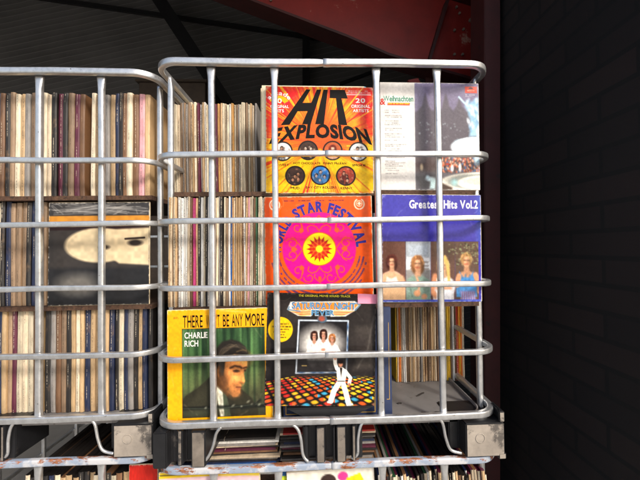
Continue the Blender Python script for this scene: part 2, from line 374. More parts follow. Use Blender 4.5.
# ------------------------------------------------------------------ the cages
def loop_path(hw, y0, y1, rad, z, x_start, x_end):
    pts = [(x_start, y0, z), (x_start + .012, y0, z), (x_start + .02, y0, z), (.2, y0, z)]
    for cx, cy, a0 in ((hw - rad, y0 + rad, -90), (hw - rad, y1 - rad, 0), (-hw + rad, y1 - rad, 90), (-hw + rad, y0 + rad, 180)):
        for i in range(11): a = R(a0 + 9 * i); pts.append((cx + rad * math.cos(a), cy + rad * math.sin(a), z))
    pts += [(-.2, y0, z), (x_end - .04, y0, z), (x_end - .028, y0, z), (x_end - .016, y0, z), (x_end, y0, z)]
    return pts
RZ = [.4935, .2367, .0544, -.1276, -.316, -.4935]
ZB = .602
def make_cage(label, rail_mat):
    root = empty('wire_cage', (0, 0, 0)); tag(root, label, 'cage', 'wire cages full of records')
    for i, z in enumerate(RZ):
        big = i in (0, 5); rr = .0094 if big else .0079
        mb = MB(); js = random.uniform(-.012, .004)
        p = loop_path(.471, .010 if big else 0, 1.15, .062, z + ZB, js, js + .014)
        n = len(p); sc = [(1.0, 1.0)] * n
        sc[0] = (1.05, 1.06); sc[1] = (1.05, 1.06); sc[2] = (1.02, 1.02)
        sc[-4] = (1, 1); sc[-3] = (.94, .96); sc[-2] = (.86, .84); sc[-1] = (.84, .82)
        sc = [(a * random.uniform(.975, 1.025), b * random.uniform(.98, 1.02)) for a, b in sc]
        mb.sweep([(x, y - (.004 if big else 0), zz + .0016 * math.sin(x * 9 + i * 2)) for x, y, zz in p], sq(rr * .92, rr), sc)
        mb.build('rail', rail_mat if big else GALV, root)
    def bar(x, y, side):
        mb = MB(); zs = [-.508, -.503, -.488, -.47, -.25, 0, .25, .445, .464, .478, .486]
        fl = [(1.5, .75), (1.45, .78), (1.15, .9), (1, 1), (1, 1), (1, 1), (1, 1), (1, 1), (1.18, .85), (1.42, .7), (1.45, .7)]
        pr = sq(.0087, .0084, 40, 3.0)
        pr = [(a, b * (1 - .38 * math.exp(-((a - .001) / .0024) ** 2)) if b < 0 else b) for a, b in pr] if not side else pr
        mb.sweep([(x + .0008 * math.sin(z * 7 + x * 20), y, z + ZB) for z in zs], pr, fl if not side else [(b, a) for a, b in fl], up=(0, -1, 0))
        mb.build('upright_bar', GALV, root)
    for x in (-.319, -.144, .144, .319): bar(x, .0195, False); bar(x, 1.13, False)
    for y in (.086, .33, .58, .83, 1.07): bar(-.457, y, True); bar(.457, y, True)
    # deck with rounded corners and a small upturned lip
    def rr(hw, y0, y1, r):
        out = []
        for cx, cy, a0 in ((hw - r, y0 + r, -90), (hw - r, y1 - r, 0), (-hw + r, y1 - r, 90), (-hw + r, y0 + r, 180)):
            out += [(cx + r * math.cos(R(a0 + 10 * i)), cy + r * math.sin(R(a0 + 10 * i))) for i in range(10)]
        return out
    mb = MB(); mb.prism(rr(.445, .03, 1.12, .06), ZB - .522, ZB - .512)
    o, i_ = rr(.4455, .0295, 1.1205, .0605), rr(.441, .034, 1.116, .056); k = len(o)
    mb.add([(x, y, ZB - .512) for x, y in o] + [(x, y, ZB - .500) for x, y in o] + [(x, y, ZB - .500) for x, y in i_] + [(x, y, ZB - .512) for x, y in i_],
           [(a * k + j, a * k + (j + 1) % k, (a + 1) * k + (j + 1) % k, (a + 1) * k + j) for a in range(3) for j in range(k)], 0, True)
    dk = mb.build('deck', DECK, root)
    # slots and leftovers sunk in the deck
    for x, y, w, d, rot in ((.22, .13, .016, .007, .1), (.325, .065, .03, .005, -.15), (.305, .19, .045, .007, .7)):
        c, s_ = math.cos(rot), math.sin(rot); mb = MB()
        pts = [(.5, 0), (.3, .4), (-.1, .5), (-.4, .35), (-.5, -.05), (-.25, -.5), (.15, -.35), (.4, -.45)]
        mb.prism([(x + (a * w * c - b * d * s_), y + (a * w * s_ + b * d * c)) for a, b in pts], ZB - .5119, ZB - .5095)
        mb.build('torn_tape', VOID, dk)
    # feet
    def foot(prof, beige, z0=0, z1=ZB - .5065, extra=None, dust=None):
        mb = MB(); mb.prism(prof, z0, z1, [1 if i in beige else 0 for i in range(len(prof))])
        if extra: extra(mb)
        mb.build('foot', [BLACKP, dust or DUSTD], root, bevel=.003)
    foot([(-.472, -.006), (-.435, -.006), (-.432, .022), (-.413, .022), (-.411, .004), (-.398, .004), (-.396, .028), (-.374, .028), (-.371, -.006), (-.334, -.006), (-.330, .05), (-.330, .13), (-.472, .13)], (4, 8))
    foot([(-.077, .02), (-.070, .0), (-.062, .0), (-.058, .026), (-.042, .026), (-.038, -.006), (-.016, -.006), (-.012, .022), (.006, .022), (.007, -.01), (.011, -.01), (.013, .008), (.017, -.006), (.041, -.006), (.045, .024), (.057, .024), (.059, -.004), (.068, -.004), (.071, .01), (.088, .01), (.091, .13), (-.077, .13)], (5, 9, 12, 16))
    def corner(mb):
        mb.prism([(.462, -.0135), (.4785, -.0135), (.4785, .05), (.470, .05), (.470, .012)], ZB - .507, ZB - .477, [1, 0, 0, 0, 0])
        mb.prism([(.458, -.0150), (.480, -.0150), (.480, .06), (.458, .06)], -.004, .014, [1, 0, 0, 0])
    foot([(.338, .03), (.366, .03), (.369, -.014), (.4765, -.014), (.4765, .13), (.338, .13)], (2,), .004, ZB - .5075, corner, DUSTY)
    for x0 in (-.472, .36):
        foot([(x0, 1.02), (x0 + .112, 1.02), (x0 + .112, 1.155), (x0, 1.155)], ())
    foot([(-.077, 1.02), (.09, 1.02), (.09, 1.155), (-.077, 1.155)], ())
    for x0 in (-.472, .36):
        foot([(x0, .52), (x0 + .112, .52), (x0 + .112, .66), (x0, .66)], ())
    # moulded ring on the corner foot
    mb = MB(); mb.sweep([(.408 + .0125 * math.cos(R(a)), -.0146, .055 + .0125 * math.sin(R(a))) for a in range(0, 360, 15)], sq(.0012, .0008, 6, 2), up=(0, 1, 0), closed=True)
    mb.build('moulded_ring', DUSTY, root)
    # bent straps from the bottom rail into the feet
    def strap(pts):
        P = [Vector((x, .002, z + ZB)) for x, z in pts]; out = []
        for i in range(len(P) - 1):
            a, b, c, d = P[max(i - 1, 0)], P[i], P[i + 1], P[min(i + 2, len(P) - 1)]
            for j in range(6):
                t = j / 6; out.append(.5 * ((2 * b) + (c - a) * t + (2 * a - 5 * b + 4 * c - d) * t * t + (3 * b - a - 3 * c + d) * t ** 3))
        out.append(P[-1]); mb = MB(); mb.sweep(out, sq(.0042, .0042, 10, 2), up=(0, 1, 0)); mb.build('foot_strap', GALV, root)
    def px(l): return [((at(a, b, 0).x), at(a, b, 0).z - ZG) for a, b in l]
    strap(px([(221, 427), (216, 434), (213, 446), (208, 457), (202, 463)])); strap(px([(293, 425), (298, 430), (301, 440), (303, 455), (308, 462)]))
    strap(px([(364, 421), (360, 428), (358, 440), (357.5, 454), (352, 459)])); strap(px([(438, 417), (443, 424), (446, 438), (451, 450), (462, 453.5)]))
    return root
cage = make_cage('galvanised wire cage of framed records in the upper tier, standing on rusty cage', GALV)
cage.location = (0, 0, ZG - ZB)
low = make_cage('rust spotted lower cage with blue-grey patches under the main cage', RUSTY); low.location = (0, 0, .0)
nb = copy_tree(cage); nb.location = (-.972, .06, ZG - ZB); nb['label'] = 'galvanised cage at left, beside the main cage with the bright front covers'
nl = copy_tree(low); nl.location = (-.972, .06, 0); nl['label'] = 'rust spotted bottom cage at far left under the neighbouring cage'

# ------------------------------------------------------------------ shelves
Z1, Z2, ZD = .144 + ZG, -.187 + ZG, -.511 + ZG
def shelf(label, x0, x1, y0, y1, ztop, th=.013):
    mb = MB(); n = 60; fr = [(x0 + (x1 - x0) * i / n, y0 + random.uniform(0, .004)) for i in range(n + 1)]
    mb.prism(fr + [(x1, y1), (x0, y1)], ztop - th, ztop)
    o = mb.build('shelf_board', BOARD); tag(o, label, 'shelf', 'chipboard shelves in the cages')
shelf('brown chipboard shelf under the top row of the main cage', -.44, .446, .062, .62, Z1)
shelf('brown chipboard shelf below the middle row of the main cage', -.44, .446, .055, .62, Z2)
shelf('upper brown shelf inside the neighbouring left cage', -1.41, -.53, .12, .66, Z1)
shelf('middle brown shelf inside the neighbouring left cage', -1.41, -.53, .12, .66, Z2)
shelf('plywood shelf under the flat piles in the lower cage', -.44, .075, .07, .5, ZG - .70)

# ------------------------------------------------------------------ spine rows
PAL = dict(cream=(240, 224, 194), tan=(208, 174, 130), white=(240, 236, 228), grey=(150, 144, 138), brown=(128, 92, 64), black=(40, 36, 34), magenta=(190, 60, 120), blue=(40, 100, 180),
           yellow=(236, 190, 50), orange=(226, 122, 44), red=(190, 48, 40), maroon=(96, 36, 58), pink=(232, 170, 176), green=(50, 90, 60), navy=(34, 44, 74), beige=(222, 200, 170), ochre=(198, 148, 84), khaki=(160, 132, 104))
TXT = {k: ((60, 48, 40) if sum(v) > 330 else (220, 205, 180)) for k, v in PAL.items()}
ONES = 'first second third fourth fifth sixth seventh eighth ninth tenth eleventh twelfth thirteenth fourteenth fifteenth sixteenth seventeenth eighteenth nineteenth'.split()
TENS = {2: ('twentieth', 'twenty'), 3: ('thirtieth', 'thirty'), 4: ('fortieth', 'forty'), 5: ('fiftieth', 'fifty'), 6: ('sixtieth', 'sixty'), 7: ('seventieth', 'seventy')}
def ordinal(n):
    if n < 20: return ONES[n - 1]
    t, u = divmod(n, 10); return TENS[t][0] if u == 0 else TENS[t][1] + '-' + ONES[u - 1]
def spine_mesh(t, h, d, ns=10, dark_top=False):
    mb = MB(); k = random.uniform(.45, .95); vs = []; wob = random.uniform(0, 6)
    for i in range(ns + 1):
        z = h * i / ns; j = .0006 * math.sin(z * 17 + wob); jy = random.uniform(0, .0009) + (.0012 if i in (0, ns) else 0)
        vs += [(-t / 2, d, z), (-t / 2 + j, .003 + jy, z), (-t / 2 * k * .6 + j, jy, z), (t / 2 * k * .6 + j, jy, z), (t / 2 + j, .003 + jy, z), (t / 2, d, z)]
    for i in range(ns):
        a = i * 6; b = a + 6
        for q in range(6):
            r = (q + 1) % 6; mb.add([], [], 0)
            mb.f.append((a + q, a + r, b + r, b + q)); mb.m.append(0 if q in (1, 2, 3) else 1); mb.sm.append(False)
    mb.v = vs
    for base, rev in ((0, True), (ns * 6, False)):
        f = [base + q for q in range(6)]; mb.f.append(tuple(reversed(f) if rev else f)); mb.m.append((1 if dark_top else 2) if not rev else 1); mb.sm.append(False)  # dark_top puts shade into the colour of the upper edge
    return mb
def spine_row(where, x0, x1, yf, z, pick, fixed=(), tmin=.004, tmax=.0085, group='records', h=.315, lean=.4, yj=.007, hj=.003, tops=None):
    x = x0; n = 0; fx = sorted(fixed)
    while x < x1 - tmin * .5:
        n += 1; t = min(random.uniform(tmin, tmax), x1 - x) if x1 - x > tmin else tmin
        c = random.choices(list(pick), list(pick.values()))[0]
        while fx and x + t >= fx[0][0]: c = fx.pop(0)[1]
        hh = h + random.uniform(-hj, hj)
        cover = ink(PAL[c]) if tops is None else ink(PAL[random.choices(list(tops), list(tops.values()))[0]])
        kk = random.choice((.84, .92, 1, 1.04)); rgb = tuple(int(max(0, min(255, q * kk))) for q in PAL[c]) if c in ('cream', 'tan', 'brown', 'beige', 'khaki', 'white') else PAL[c]
        o = spine_mesh(t * .97, hh, .312, dark_top=tops is not None).build('record_sleeve', [spine_mat(rgb, TXT[c]), cover, CARD])
        o.location = (x + t / 2, yf + random.uniform(-yj, yj) * random.random(), z + .0005)
        o.rotation_euler = (0, R(lean + random.uniform(-.25, .25)), R(random.uniform(-.35, .35)))
        tag(o, f'{c} record spine, {ordinal(n)} from left in the {where}', 'record', group)
        x += t + .0002
X = lambda px, Y: at(px, 240, Y).x
oldpap = dict(cream=7, tan=4, beige=5, khaki=3, grey=1.2, ochre=1, white=1.5, maroon=.4, black=.4)
spine_row('top left row of main cage', X(174, .2), X(258, .2), .20, Z1, oldpap, [(X(217, .2), 'maroon'), (X(219, .2), 'ochre'), (X(240, .2), 'grey')], group='records standing in the top left row', lean=-.3, hj=.005)
mid = dict(cream=5, tan=3, white=5, beige=3, grey=1, brown=1.6, black=1.3, khaki=1, ochre=.6)
Y2 = .062
spine_row('middle left row of main cage', X(167.5, Y2), X(264, Y2), Y2, Z2, mid,
          [(X(169, Y2), 'tan'), (X(172, Y2), 'khaki'), (X(175, Y2), 'tan'), (X(192.5, Y2), 'magenta'), (X(222, Y2), 'black'), (X(230.5, Y2), 'blue'), (X(247.5, Y2), 'pink'), (X(256, Y2), 'green')], group='records standing in the middle left row', lean=.5)
Y3 = .295
spine_row('bottom right row above the deck', X(394, Y3), X(463, Y3), Y3, ZD, dict(brown=5, tan=5, khaki=4, beige=2.5, black=.5),
          [(X(395, Y3), 'yellow'), (X(397, Y3), 'red'), (X(399, Y3), 'orange'), (X(401, Y3), 'white'), (X(403, Y3), 'white'), (X(418, Y3), 'beige'), (X(420, Y3), 'grey'), (X(443, Y3), 'white'), (X(445.5, Y3), 'yellow'), (X(448, Y3), 'yellow'), (X(450, Y3), 'khaki'), (X(452, Y3), 'white'), (X(454, Y3), 'red'), (X(456, Y3), 'orange'), (X(458, Y3), 'yellow'), (X(460, Y3), 'orange'), (X(461.5, Y3), 'cream')],
          group='records standing at the bottom right', lean=0, tmin=.005, tmax=.008, h=.312)
# lower cage, right half: standing records seen from above, tops coloured dark for the gap's shade
spine_row('right row of the lower cage', X(379, .07), X(486, .07), .068, ZG - 1.008, dict(cream=4, beige=4, tan=2, black=2, white=2, brown=1, red=.5, green=.5), group='records standing in the lower cage', lean=-3, tmin=.006, tmax=.0105, hj=.008, yj=.016,
          tops=dict(black=8, brown=3, navy=2, maroon=2, green=1, grey=1))
# neighbouring cage
nmix = dict(navy=1.5, black=3, brown=3, cream=2, tan=2.5, khaki=2, grey=1.5, maroon=1, blue=.2, beige=1)
spine_row('top row of neighbouring cage', -.72, -.536, .13, Z1, nmix, [(-.575, 'yellow'), (-.562, 'pink'), (-.545, 'tan')], group='records standing in the neighbouring cage', tmin=.012, tmax=.018)
spine_row('bottom row of neighbouring cage', -.86, -.54, .14, ZD, nmix, group='records standing in the neighbouring cage', tmin=.012, tmax=.017)
spine_row('middle row of neighbouring cage', -1.10, -.86, .14, Z2, nmix, group='records standing in the neighbouring cage', tmin=.012, tmax=.018)

# ------------------------------------------------------------------ the big covers
ART = art_mat('printed_cover'); GLOSS = art_mat('glossy_printed_cover', .22, .5)
def sized(px0, py0, px1, py1, Y):
    a, b = at(px0, py0, Y), at(px1, py1, Y)
    return (a.x + b.x) / 2, b.z, b.x - a.x, a.z - b.z

# --- red and yellow burst cover
cx, zb, w, h = sized(264.5, 86, 373.8, 193.2, .062)
s = Sleeve('red and yellow burst record sleeve with huge black letters, top of the middle column', w, h, loc=(cx, .062, zb), lean=.3, roll=.5)
cv = Canvas(260, (232, 40, 30)); dx, dy = cv.U - .5, cv.V - .52; ang = np.arctan2(dy, dx); rad = np.hypot(dx, dy)
g = np.random.default_rng(5); ray = sum(np.sin(ang * k + g.random() * 6.3) * a for k, a in ((23, .9), (41, .9), (67, .7), (95, .7), (13, .5)))
dia = np.clip(1.15 - np.abs(np.abs(ang) - math.pi / 4 - np.where(np.abs(ang) > math.pi / 2, math.pi / 2, 0)) * 1.2, 0, 1)
yel = np.clip((ray * .55 + 1.25 - np.abs(rad - .34) * 2.6), 0, 1)
cv.put(yel, (252, 190, 20)); cv.put(np.clip(ray * .8 - .3, 0, 1) * np.clip(rad * 3, 0, 1), (235, 70, 20), .7)
for P in ([(0, 0), (.36, 0), (.2, .3), (.08, .42), (0, .45)], [(.70, 0), (1, 0), (1, .46), (.9, .34)]): cv.poly(P, (236, 32, 34), .06)
for k in range(26):
    a = g.uniform(-2.7, -.45); r0 = g.uniform(.22, .4); cv.line([(.5 + math.cos(a) * r0, .52 + math.sin(a) * r0), (.5 + math.cos(a) * (r0 + .35), .52 + math.sin(a) * (r0 + .35))], g.uniform(.004, .012), (253, 200, 40), .004, .8)
cv.ell(.5, .5, .36, .17, (214, 74, 26), .12, a=.8); cv.ell(.5, .36, .2, .22, (226, 96, 26), .12, a=.7)
for P in ([(.50, .60), (.30, 1), (-.05, 1), (-.05, .84)], [(.5, .6), (.62, 1), (.41, 1)], [(.5, .6), (.72, 1), (1.05, 1), (1.05, .80)], [(.03, .5), (.22, .58), (.0, .72)], [(1, .5), (.75, .6), (1, .76)]): cv.poly(P, (253, 203, 14), .025, .92)
for k in range(40):
    a = g.uniform(-.15, math.pi + .15); r0 = g.uniform(.25, .42); cv.line([(.5 + math.cos(a) * r0, .55 + math.sin(a) * r0), (.5 + math.cos(a) * (r0 + .35), .55 + math.sin(a) * (r0 + .35))], g.uniform(.004, .012), (226, 60, 24) if k % 2 else (253, 215, 50), .004, .7)
CIR = [(.155, .61, (232, 228, 220), (60, 40, 34)), (.39, .60, (70, 48, 38), (220, 200, 180)), (.62, .60, (190, 92, 48), (240, 200, 170)), (.862, .61, (236, 234, 228), (80, 60, 50)), (.27, .838, (66, 44, 36), (214, 150, 110)), (.505, .832, (44, 120, 196), (226, 196, 190)), (.742, .838, (176, 66, 46), (230, 170, 140))]
for i, (x, y, b, f) in enumerate(CIR):
    cv.ell(x, y, .092, .092, (22, 18, 16), .003); cv.ell(x, y, .08, .08, b, .003)
    base = np.array(b, float); keep = cv.c.copy()
    if i == 2: cv.person(x, y - .01, .06, (238, 190, 160), (120, 40, 24), (200, 150, 120), long_=True)
    else:
        for j in range(5 if i in (1, 5) else 4):
            a = j * 1.5 + i; px_, py_ = x + .038 * math.cos(a) * (1 if j else .1), y + .008 + .035 * math.sin(a) * (1 if j else .1)
            cv.ell(px_, py_ + .035, .022, .03, tuple(np.clip(base * g.uniform(.35, 1.1) + (40 if i == 5 else 0), 0, 245)), .005)
            cv.ell(px_, py_ - .003, .017, .02, (34, 24, 20), .004); cv.ell(px_, py_ + .003, .0115, .014, f if i not in (0, 3) else (210, 160, 130), .003)
            cv.ell(px_ + .004, py_ + .008, .006, .010, tuple(np.array(f, float) * .7), .004, a=.6)
        for k in range(26):
            a = g.uniform(0, 6.3); q = .078 * math.sqrt(g.random()); cv.ell(x + q * math.cos(a), y + q * math.sin(a) + .01, g.uniform(.004, .012), g.uniform(.004, .014), tuple(np.clip(base * g.uniform(.3, 1.5), 0, 245)) if k % 3 else f, .004, a=.5)
    dd = np.hypot(cv.U - x, cv.V - y) < .086; cv.c = np.where(dd[..., None], cv.c, keep)
    if 1:
        d = np.hypot(cv.U - x, cv.V - y); cv.put(cv._s(np.abs(d - .0865) - .006, .002), (22, 18, 16))
cv.mottle(.12, 70); cv.edge_wear(); cv.wear(31)
cv.marks(.77, .96, .035, .012, (250, 240, 235), 2); cv.marks(.74, .98, .052, .012, (250, 240, 235), 3); cv.rect(.735, .066, .985, .073, (250, 240, 235))
s.art(cv, ART)
def hit(a, b):
    v = .345 - .315 * b; x0 = .155 + (.375 - .155) * b; x1 = .845 + (.735 - .845) * b; v += .012 * (1 - b) * math.sin(a * math.pi) * -1
    return x0 + (x1 - x0) * a, v
def expl(a, b):
    e = (2 * a - 1) ** 2; v0, v1 = .475 + .06 * e, .352 + .045 * e; x0, x1 = .035 + .055 * b, .985 - .05 * b
    return x0 + (x1 - x0) * a, v0 + (v1 - v0) * b
W_ = (252, 244, 240); K_ = (22, 18, 16)
s.text([('HIT', K_, hit, .05, .10), ('EXPLOSION', K_, expl, .05, .03),
        ('20', W_, flat(.835, .105, .925, .148)), ('ORIGINAL', W_, flat(.795, .166, .972, .196)), ('ARTISTS', W_, flat(.81, .208, .957, .236)),
        ('20', W_, flat(.06, .115, .15, .16)), ('ORIGINAL', W_, flat(.045, .178, .215, .206)), ('HITS', W_, flat(.08, .218, .17, .246)),
        ('arcade', W_, arc(.125, .19, .105, .145, -56, 56)),
        ('HOT CHOCOLATE', K_, flat(.255, .708, .505, .728)), ('PENNY McLEAN', K_, flat(.53, .708, .745, .728)), ('SMOKIE', K_, flat(.80, .725, .925, .745)), ('SWEET', K_, flat(.10, .725, .215, .745)),
        ('MUD', K_, flat(.23, .938, .31, .960)), ('BAY CITY ROLLERS', K_, flat(.37, .932, .65, .953)), ('KENNY', K_, flat(.69, .938, .80, .960))])
mb = MB(); n = 14; pts = [s.P(*arc(.125, .19, .055, .10, -60, 60)(i / n, b), .6) for b in (0, 1) for i in range(n + 1)]
mb.add(pts, [(i, i + 1, n + 2 + i, n + 1 + i) for i in range(n)]); o = mb.build('logo_arch', ink((252, 190, 30))); o.parent = s.o

# sleeves peeping out behind it
for k, (dx_, dz, dy_, c, lab) in enumerate(((-.012, .012, .012, (235, 222, 190), 'cream record sleeve peeping out directly behind the red and yellow burst cover'), (-.006, .017, .020, (120, 190, 215), 'pale blue record sleeve edge behind the red and yellow burst cover'), (-.018, .014, .030, (226, 206, 170), 'yellowed record sleeve furthest behind the red and yellow burst cover'))):
    mb = MB(); mb.box(-w / 2, w / 2 * .93, 0, .006, 0, h); o = mb.build('record_sleeve', rough_mat('old_sleeve', c, .7, var=.2, scale=20, spots=(120, 84, 50), spot_lo=.62, spot_scale=30), bevel=.001)
    o.location = (cx + dx_, .062 + dy_, Z1 + .0005 + dz * .3); o.rotation_euler = (R(-.3), R(.3), 0); o.location.z = zb + dz - .006 if zb + dz - .006 > Z1 else Z1 + .0005
    tag(o, lab, 'record', 'sleeves behind the burst cover')

# --- orange cover with the pink disc
cx, zb, w, h = sized(264.3, 196, 374, 303.5, .06); zb = Z2 + .0005
s = Sleeve('orange record sleeve with a pink disc and yellow sunburst, middle of the cage', w, at(320, 196, .06).z - zb, loc=(cx, .061, zb), lean=.2, roll=-.3)
cv = Canvas(260, (242, 88, 18)); X0, Y0 = .503, .49; PK = (250, 8, 140); OR = (240, 90, 40)
cv.ell(X0, Y0, .342, .342, PK, .003)
def both(P, w_=.010):
    for sx in (1, -1):
        for sy in (1, -1): cv.line([(X0 + sx * a, Y0 + sy * b) for a, b in P], w_, OR, .003, .9)
def curl(x, y, r0, t0, t1, k=.5): return [(x + r0 * (1 - k * i / 16) * math.cos(t0 + (t1 - t0) * i / 16), y + r0 * (1 - k * i / 16) * math.sin(t0 + (t1 - t0) * i / 16)) for i in range(17)]
both(curl(.255, .055, .055, 1.6, 7.5, .7)); both(curl(.10, .265, .050, 0, 5.6, .65)); both(curl(.20, .20, .05, 2.4, 8.2, .6)); both([(.155, .0), (.19, .05), (.23, .09), (.28, .10), (.31, .08)])
both([(0, .17), (.03, .21), (.075, .225), (.11, .20), (.10, .165)]); both([(.0, .31), (.03, .285), (.05, .26), (.045, .235)]); both([(.17, .15), (.16, .2), (.17, .26), (.2, .29)])
for sx in (1, -1):
    for sy in (1, -1): cv.ell(X0 + sx * .165, Y0 + sy * .175, .022, .022, OR, .004); cv.ell(X0 + sx * .235, Y0 + sy * .0, .018, .026, OR, .004, rot=1.57)
    cv.ell(X0, Y0 + sx * .275, .016, .022, OR, .004)
cv.put(cv._s(np.abs(np.hypot(cv.U - X0, cv.V - Y0) - .345) - .004, .003), (236, 70, 60))
cv.ell(X0, Y0, .158, .158, OR, .003); cv.ell(X0, Y0, .149, .149, (253, 232, 20), .003)
def star(n_, ro, ri, c, ph=0): cv.poly([(X0 + (ro if i % 2 == 0 else ri) * math.sin(ph + math.pi * i / n_), Y0 - (ro if i % 2 == 0 else ri) * math.cos(ph + math.pi * i / n_)) for i in range(2 * n_)], c, .003)
star(16, .123, .078, (190, 24, 20)); star(16, .098, .06, (236, 92, 20), math.pi / 16); star(8, .09, .045, (206, 40, 20)); star(8, .062, .034, (240, 110, 26), math.pi / 8); cv.ell(X0, Y0, .032, .032, (253, 232, 40), .003)
for k, (rr_, a0, a1) in enumerate(((.385, 98, 262), (.42, 102, 258), (.455, 108, 252), (.487, 128, 232))):
    a = a0
    while a < a1:
        st = g.uniform(.9, 4.2); 
        if g.random() < .9: cv.line([(X0 + rr_ * math.sin(R(a + q * st / 3)), Y0 - rr_ * math.cos(R(a + q * st / 3))) for q in range(4)], .018, (52, 44, 120), .003, g.uniform(.6, .95))
        a += st + 1.1
    # tiny gaps cut the strips into letters
    for q in range(int((a1 - a0) / 1.15)):
        t = R(a0 + q * 1.15); cv.line([(X0 + (rr_ - .011) * math.sin(t), Y0 - (rr_ - .011) * math.cos(t)), (X0 + (rr_ + .011) * math.sin(t), Y0 - (rr_ + .011) * math.cos(t))], .003, (242, 88, 18), .0015, .6)
cv.marks(.18, .74, .038, .012, (90, 40, 60), 4, .8)
for ex in (.885, .095):
    for sd in (-1, 1): cv.line([(ex + sd * .045 * math.sin(t), .075 + .048 * math.cos(t) * (1 if True else 0)) for t in np.linspace(.15, 2.6, 12)], .012, (250, 226, 200), .004)
    cv.ell(ex, .07, .030, .030, (250, 226, 200), .003); cv.ell(ex, .07, .024, .024, (236, 110, 50), .003)
    cv.line([(ex - .02, .07), (ex + .02, .07)], .005, (250, 226, 200)); cv.line([(ex, .05), (ex, .09)], .005, (250, 226, 200)); cv.ell(ex, .07, .013, .013, (250, 226, 200), .003)
cv.ell(.87, .965, .04, .02, (240, 225, 205), .02, a=.9); cv.ell(.90, .95, .015, .02, (250, 235, 220), .01, a=.9)
cv.mottle(.08, 50, 8); cv.edge_wear(9); cv.wear(32)
s.art(cv, GLOSS)
BL = (58, 52, 150)
s.text([('WORLD', BL, arc(X0, Y0, .348, .437, -97, -43), .05, .06), ('STAR', BL, arc(X0, Y0, .348, .44, -36, 6), .05, .06), ('FESTIVAL', BL, arc(X0, Y0, .348, .44, 13, 88), .05, .06)])

# --- black disco cover, propped on a black tray in front of a navy sleeve
cx, zb, w, h = sized(265.5, 294.5, 376.5, 403.5, .036)
s = Sleeve('black record sleeve with coloured dance floor and dancer in white suit', w, h, body=CARDK, loc=(cx - .006, .030, zb), lean=1.2, roll=2.0)
cv = Canvas(270, (36, 32, 31)); cv.put(np.clip((cv.noise(5, 21) - .45) * 2, 0, 1), (62, 56, 52), .6)
cv.poly([(.82, .3), (.98, .28), (.985, .66), (.8, .68), (.86, .5)], (92, 84, 76), .03, .6); cv.ell(.88, .47, .06, .12, (52, 46, 44), .04, a=.8); cv.line([(.98, .2), (.93, .5), (.84, .66)], .012, (120, 112, 104), .01, .5)  # grey streaks paint reflections of the plastic outer sleeve into the print
hz = .725                                                        # dance floor in perspective
tt = (cv.V - hz) / (1 - hz); m = tt > .02; pz = cv.V - .40
gx_, gy_ = (cv.U - .5) / pz * 6.6, 1 / pz * 7.0; ca, sa_ = math.cos(.6), math.sin(.6)
gu, gv = gx_ * ca + gy_ * sa_, -gx_ * sa_ + gy_ * ca; cu_, cvv = np.floor(gu), np.floor(gv); fu, fv = gu - cu_ - .5, gv - cvv - .5
hsh = (np.sin(cu_ * 12.9 + cvv * 78.2) * 43758.5) % 1.0
ramp_ = np.clip((cv.U - .0) * 1.0 + (hsh - .5) * .9, 0, .999); pal = np.array([(196, 44, 36), (226, 92, 36), (240, 176, 40), (214, 60, 44), (244, 200, 60), (226, 92, 36), (60, 156, 190), (244, 196, 40)], float)
colr = pal[(ramp_ * 8).astype(int)]; msk = cv._s(((np.abs(fu) ** 3 + np.abs(fv) ** 3) ** (1 / 3) - .36), .10) * m * np.clip(tt * 7, 0, 1)
msk = msk * (cv.U > .30 - tt * 1.2); colr = colr * (1.1 - .5 * np.hypot(fu, fv))[..., None]
cv.put(m * 1. * np.clip(tt * 6, 0, 1), (24, 20, 20), .8); cv.c = cv.c * (1 - msk[..., None]) + colr * msk[..., None]
# framed trio
cv.rect(.295, .245, .745, .71, (30, 28, 30)); cv.put(cv._s(np.hypot((cv.U - .5) / .26, (cv.V - .45) / .21) - .72, .28) * ((cv.U > .3) & (cv.U < .74) & (cv.V > .25) & (cv.V < .69)), (238, 232, 222))
cv.rect(.30, .56, .74, .70, (52, 48, 48), .05, .75); cv.line([(.33, .645), (.37, .645)], .008, (180, 150, 90))
for P in ([(.292, .24), (.745, .24)], [(.745, .24), (.735, .7)], [(.292, .24), (.277, .71)], [(.277, .71), (.735, .7)]): cv.line(P, .016, (150, 162, 176)); cv.line(P, .006, (232, 236, 240))
for t in (.1, .35, .5, .72): cv.ell(.277 + .46 * t, .705, .03, .006, (60, 90, 130), .004); cv.ell(.742, .25 + .45 * t, .006, .03, (70, 100, 140), .004)
for x, y, k in ((.435, .375, .055), (.52, .36, .058), (.60, .395, .05)):
    cv.person(x, y, k, (222, 160, 130), (50, 26, 20) if k > .052 else (180, 110, 60), (246, 240, 232), long_=True)
    cv.ell(x - .01, y + .19, .055, .09, (244, 238, 230), .01)
cv.line([(.40, .48), (.37, .53)], .02, (240, 234, 226)); cv.line([(.64, .47), (.68, .53)], .02, (240, 234, 226)); cv.ell(.685, .54, .01, .012, (210, 140, 110)); cv.ell(.52, .50, .02, .012, (214, 150, 120)); cv.ell(.6, .56, .01, .014, (190, 110, 90))
cv.rect(.30, .575, .735, .692, (42, 39, 39), .03, .92); cv.line([(.33, .645), (.37, .645)], .008, (180, 150, 90))
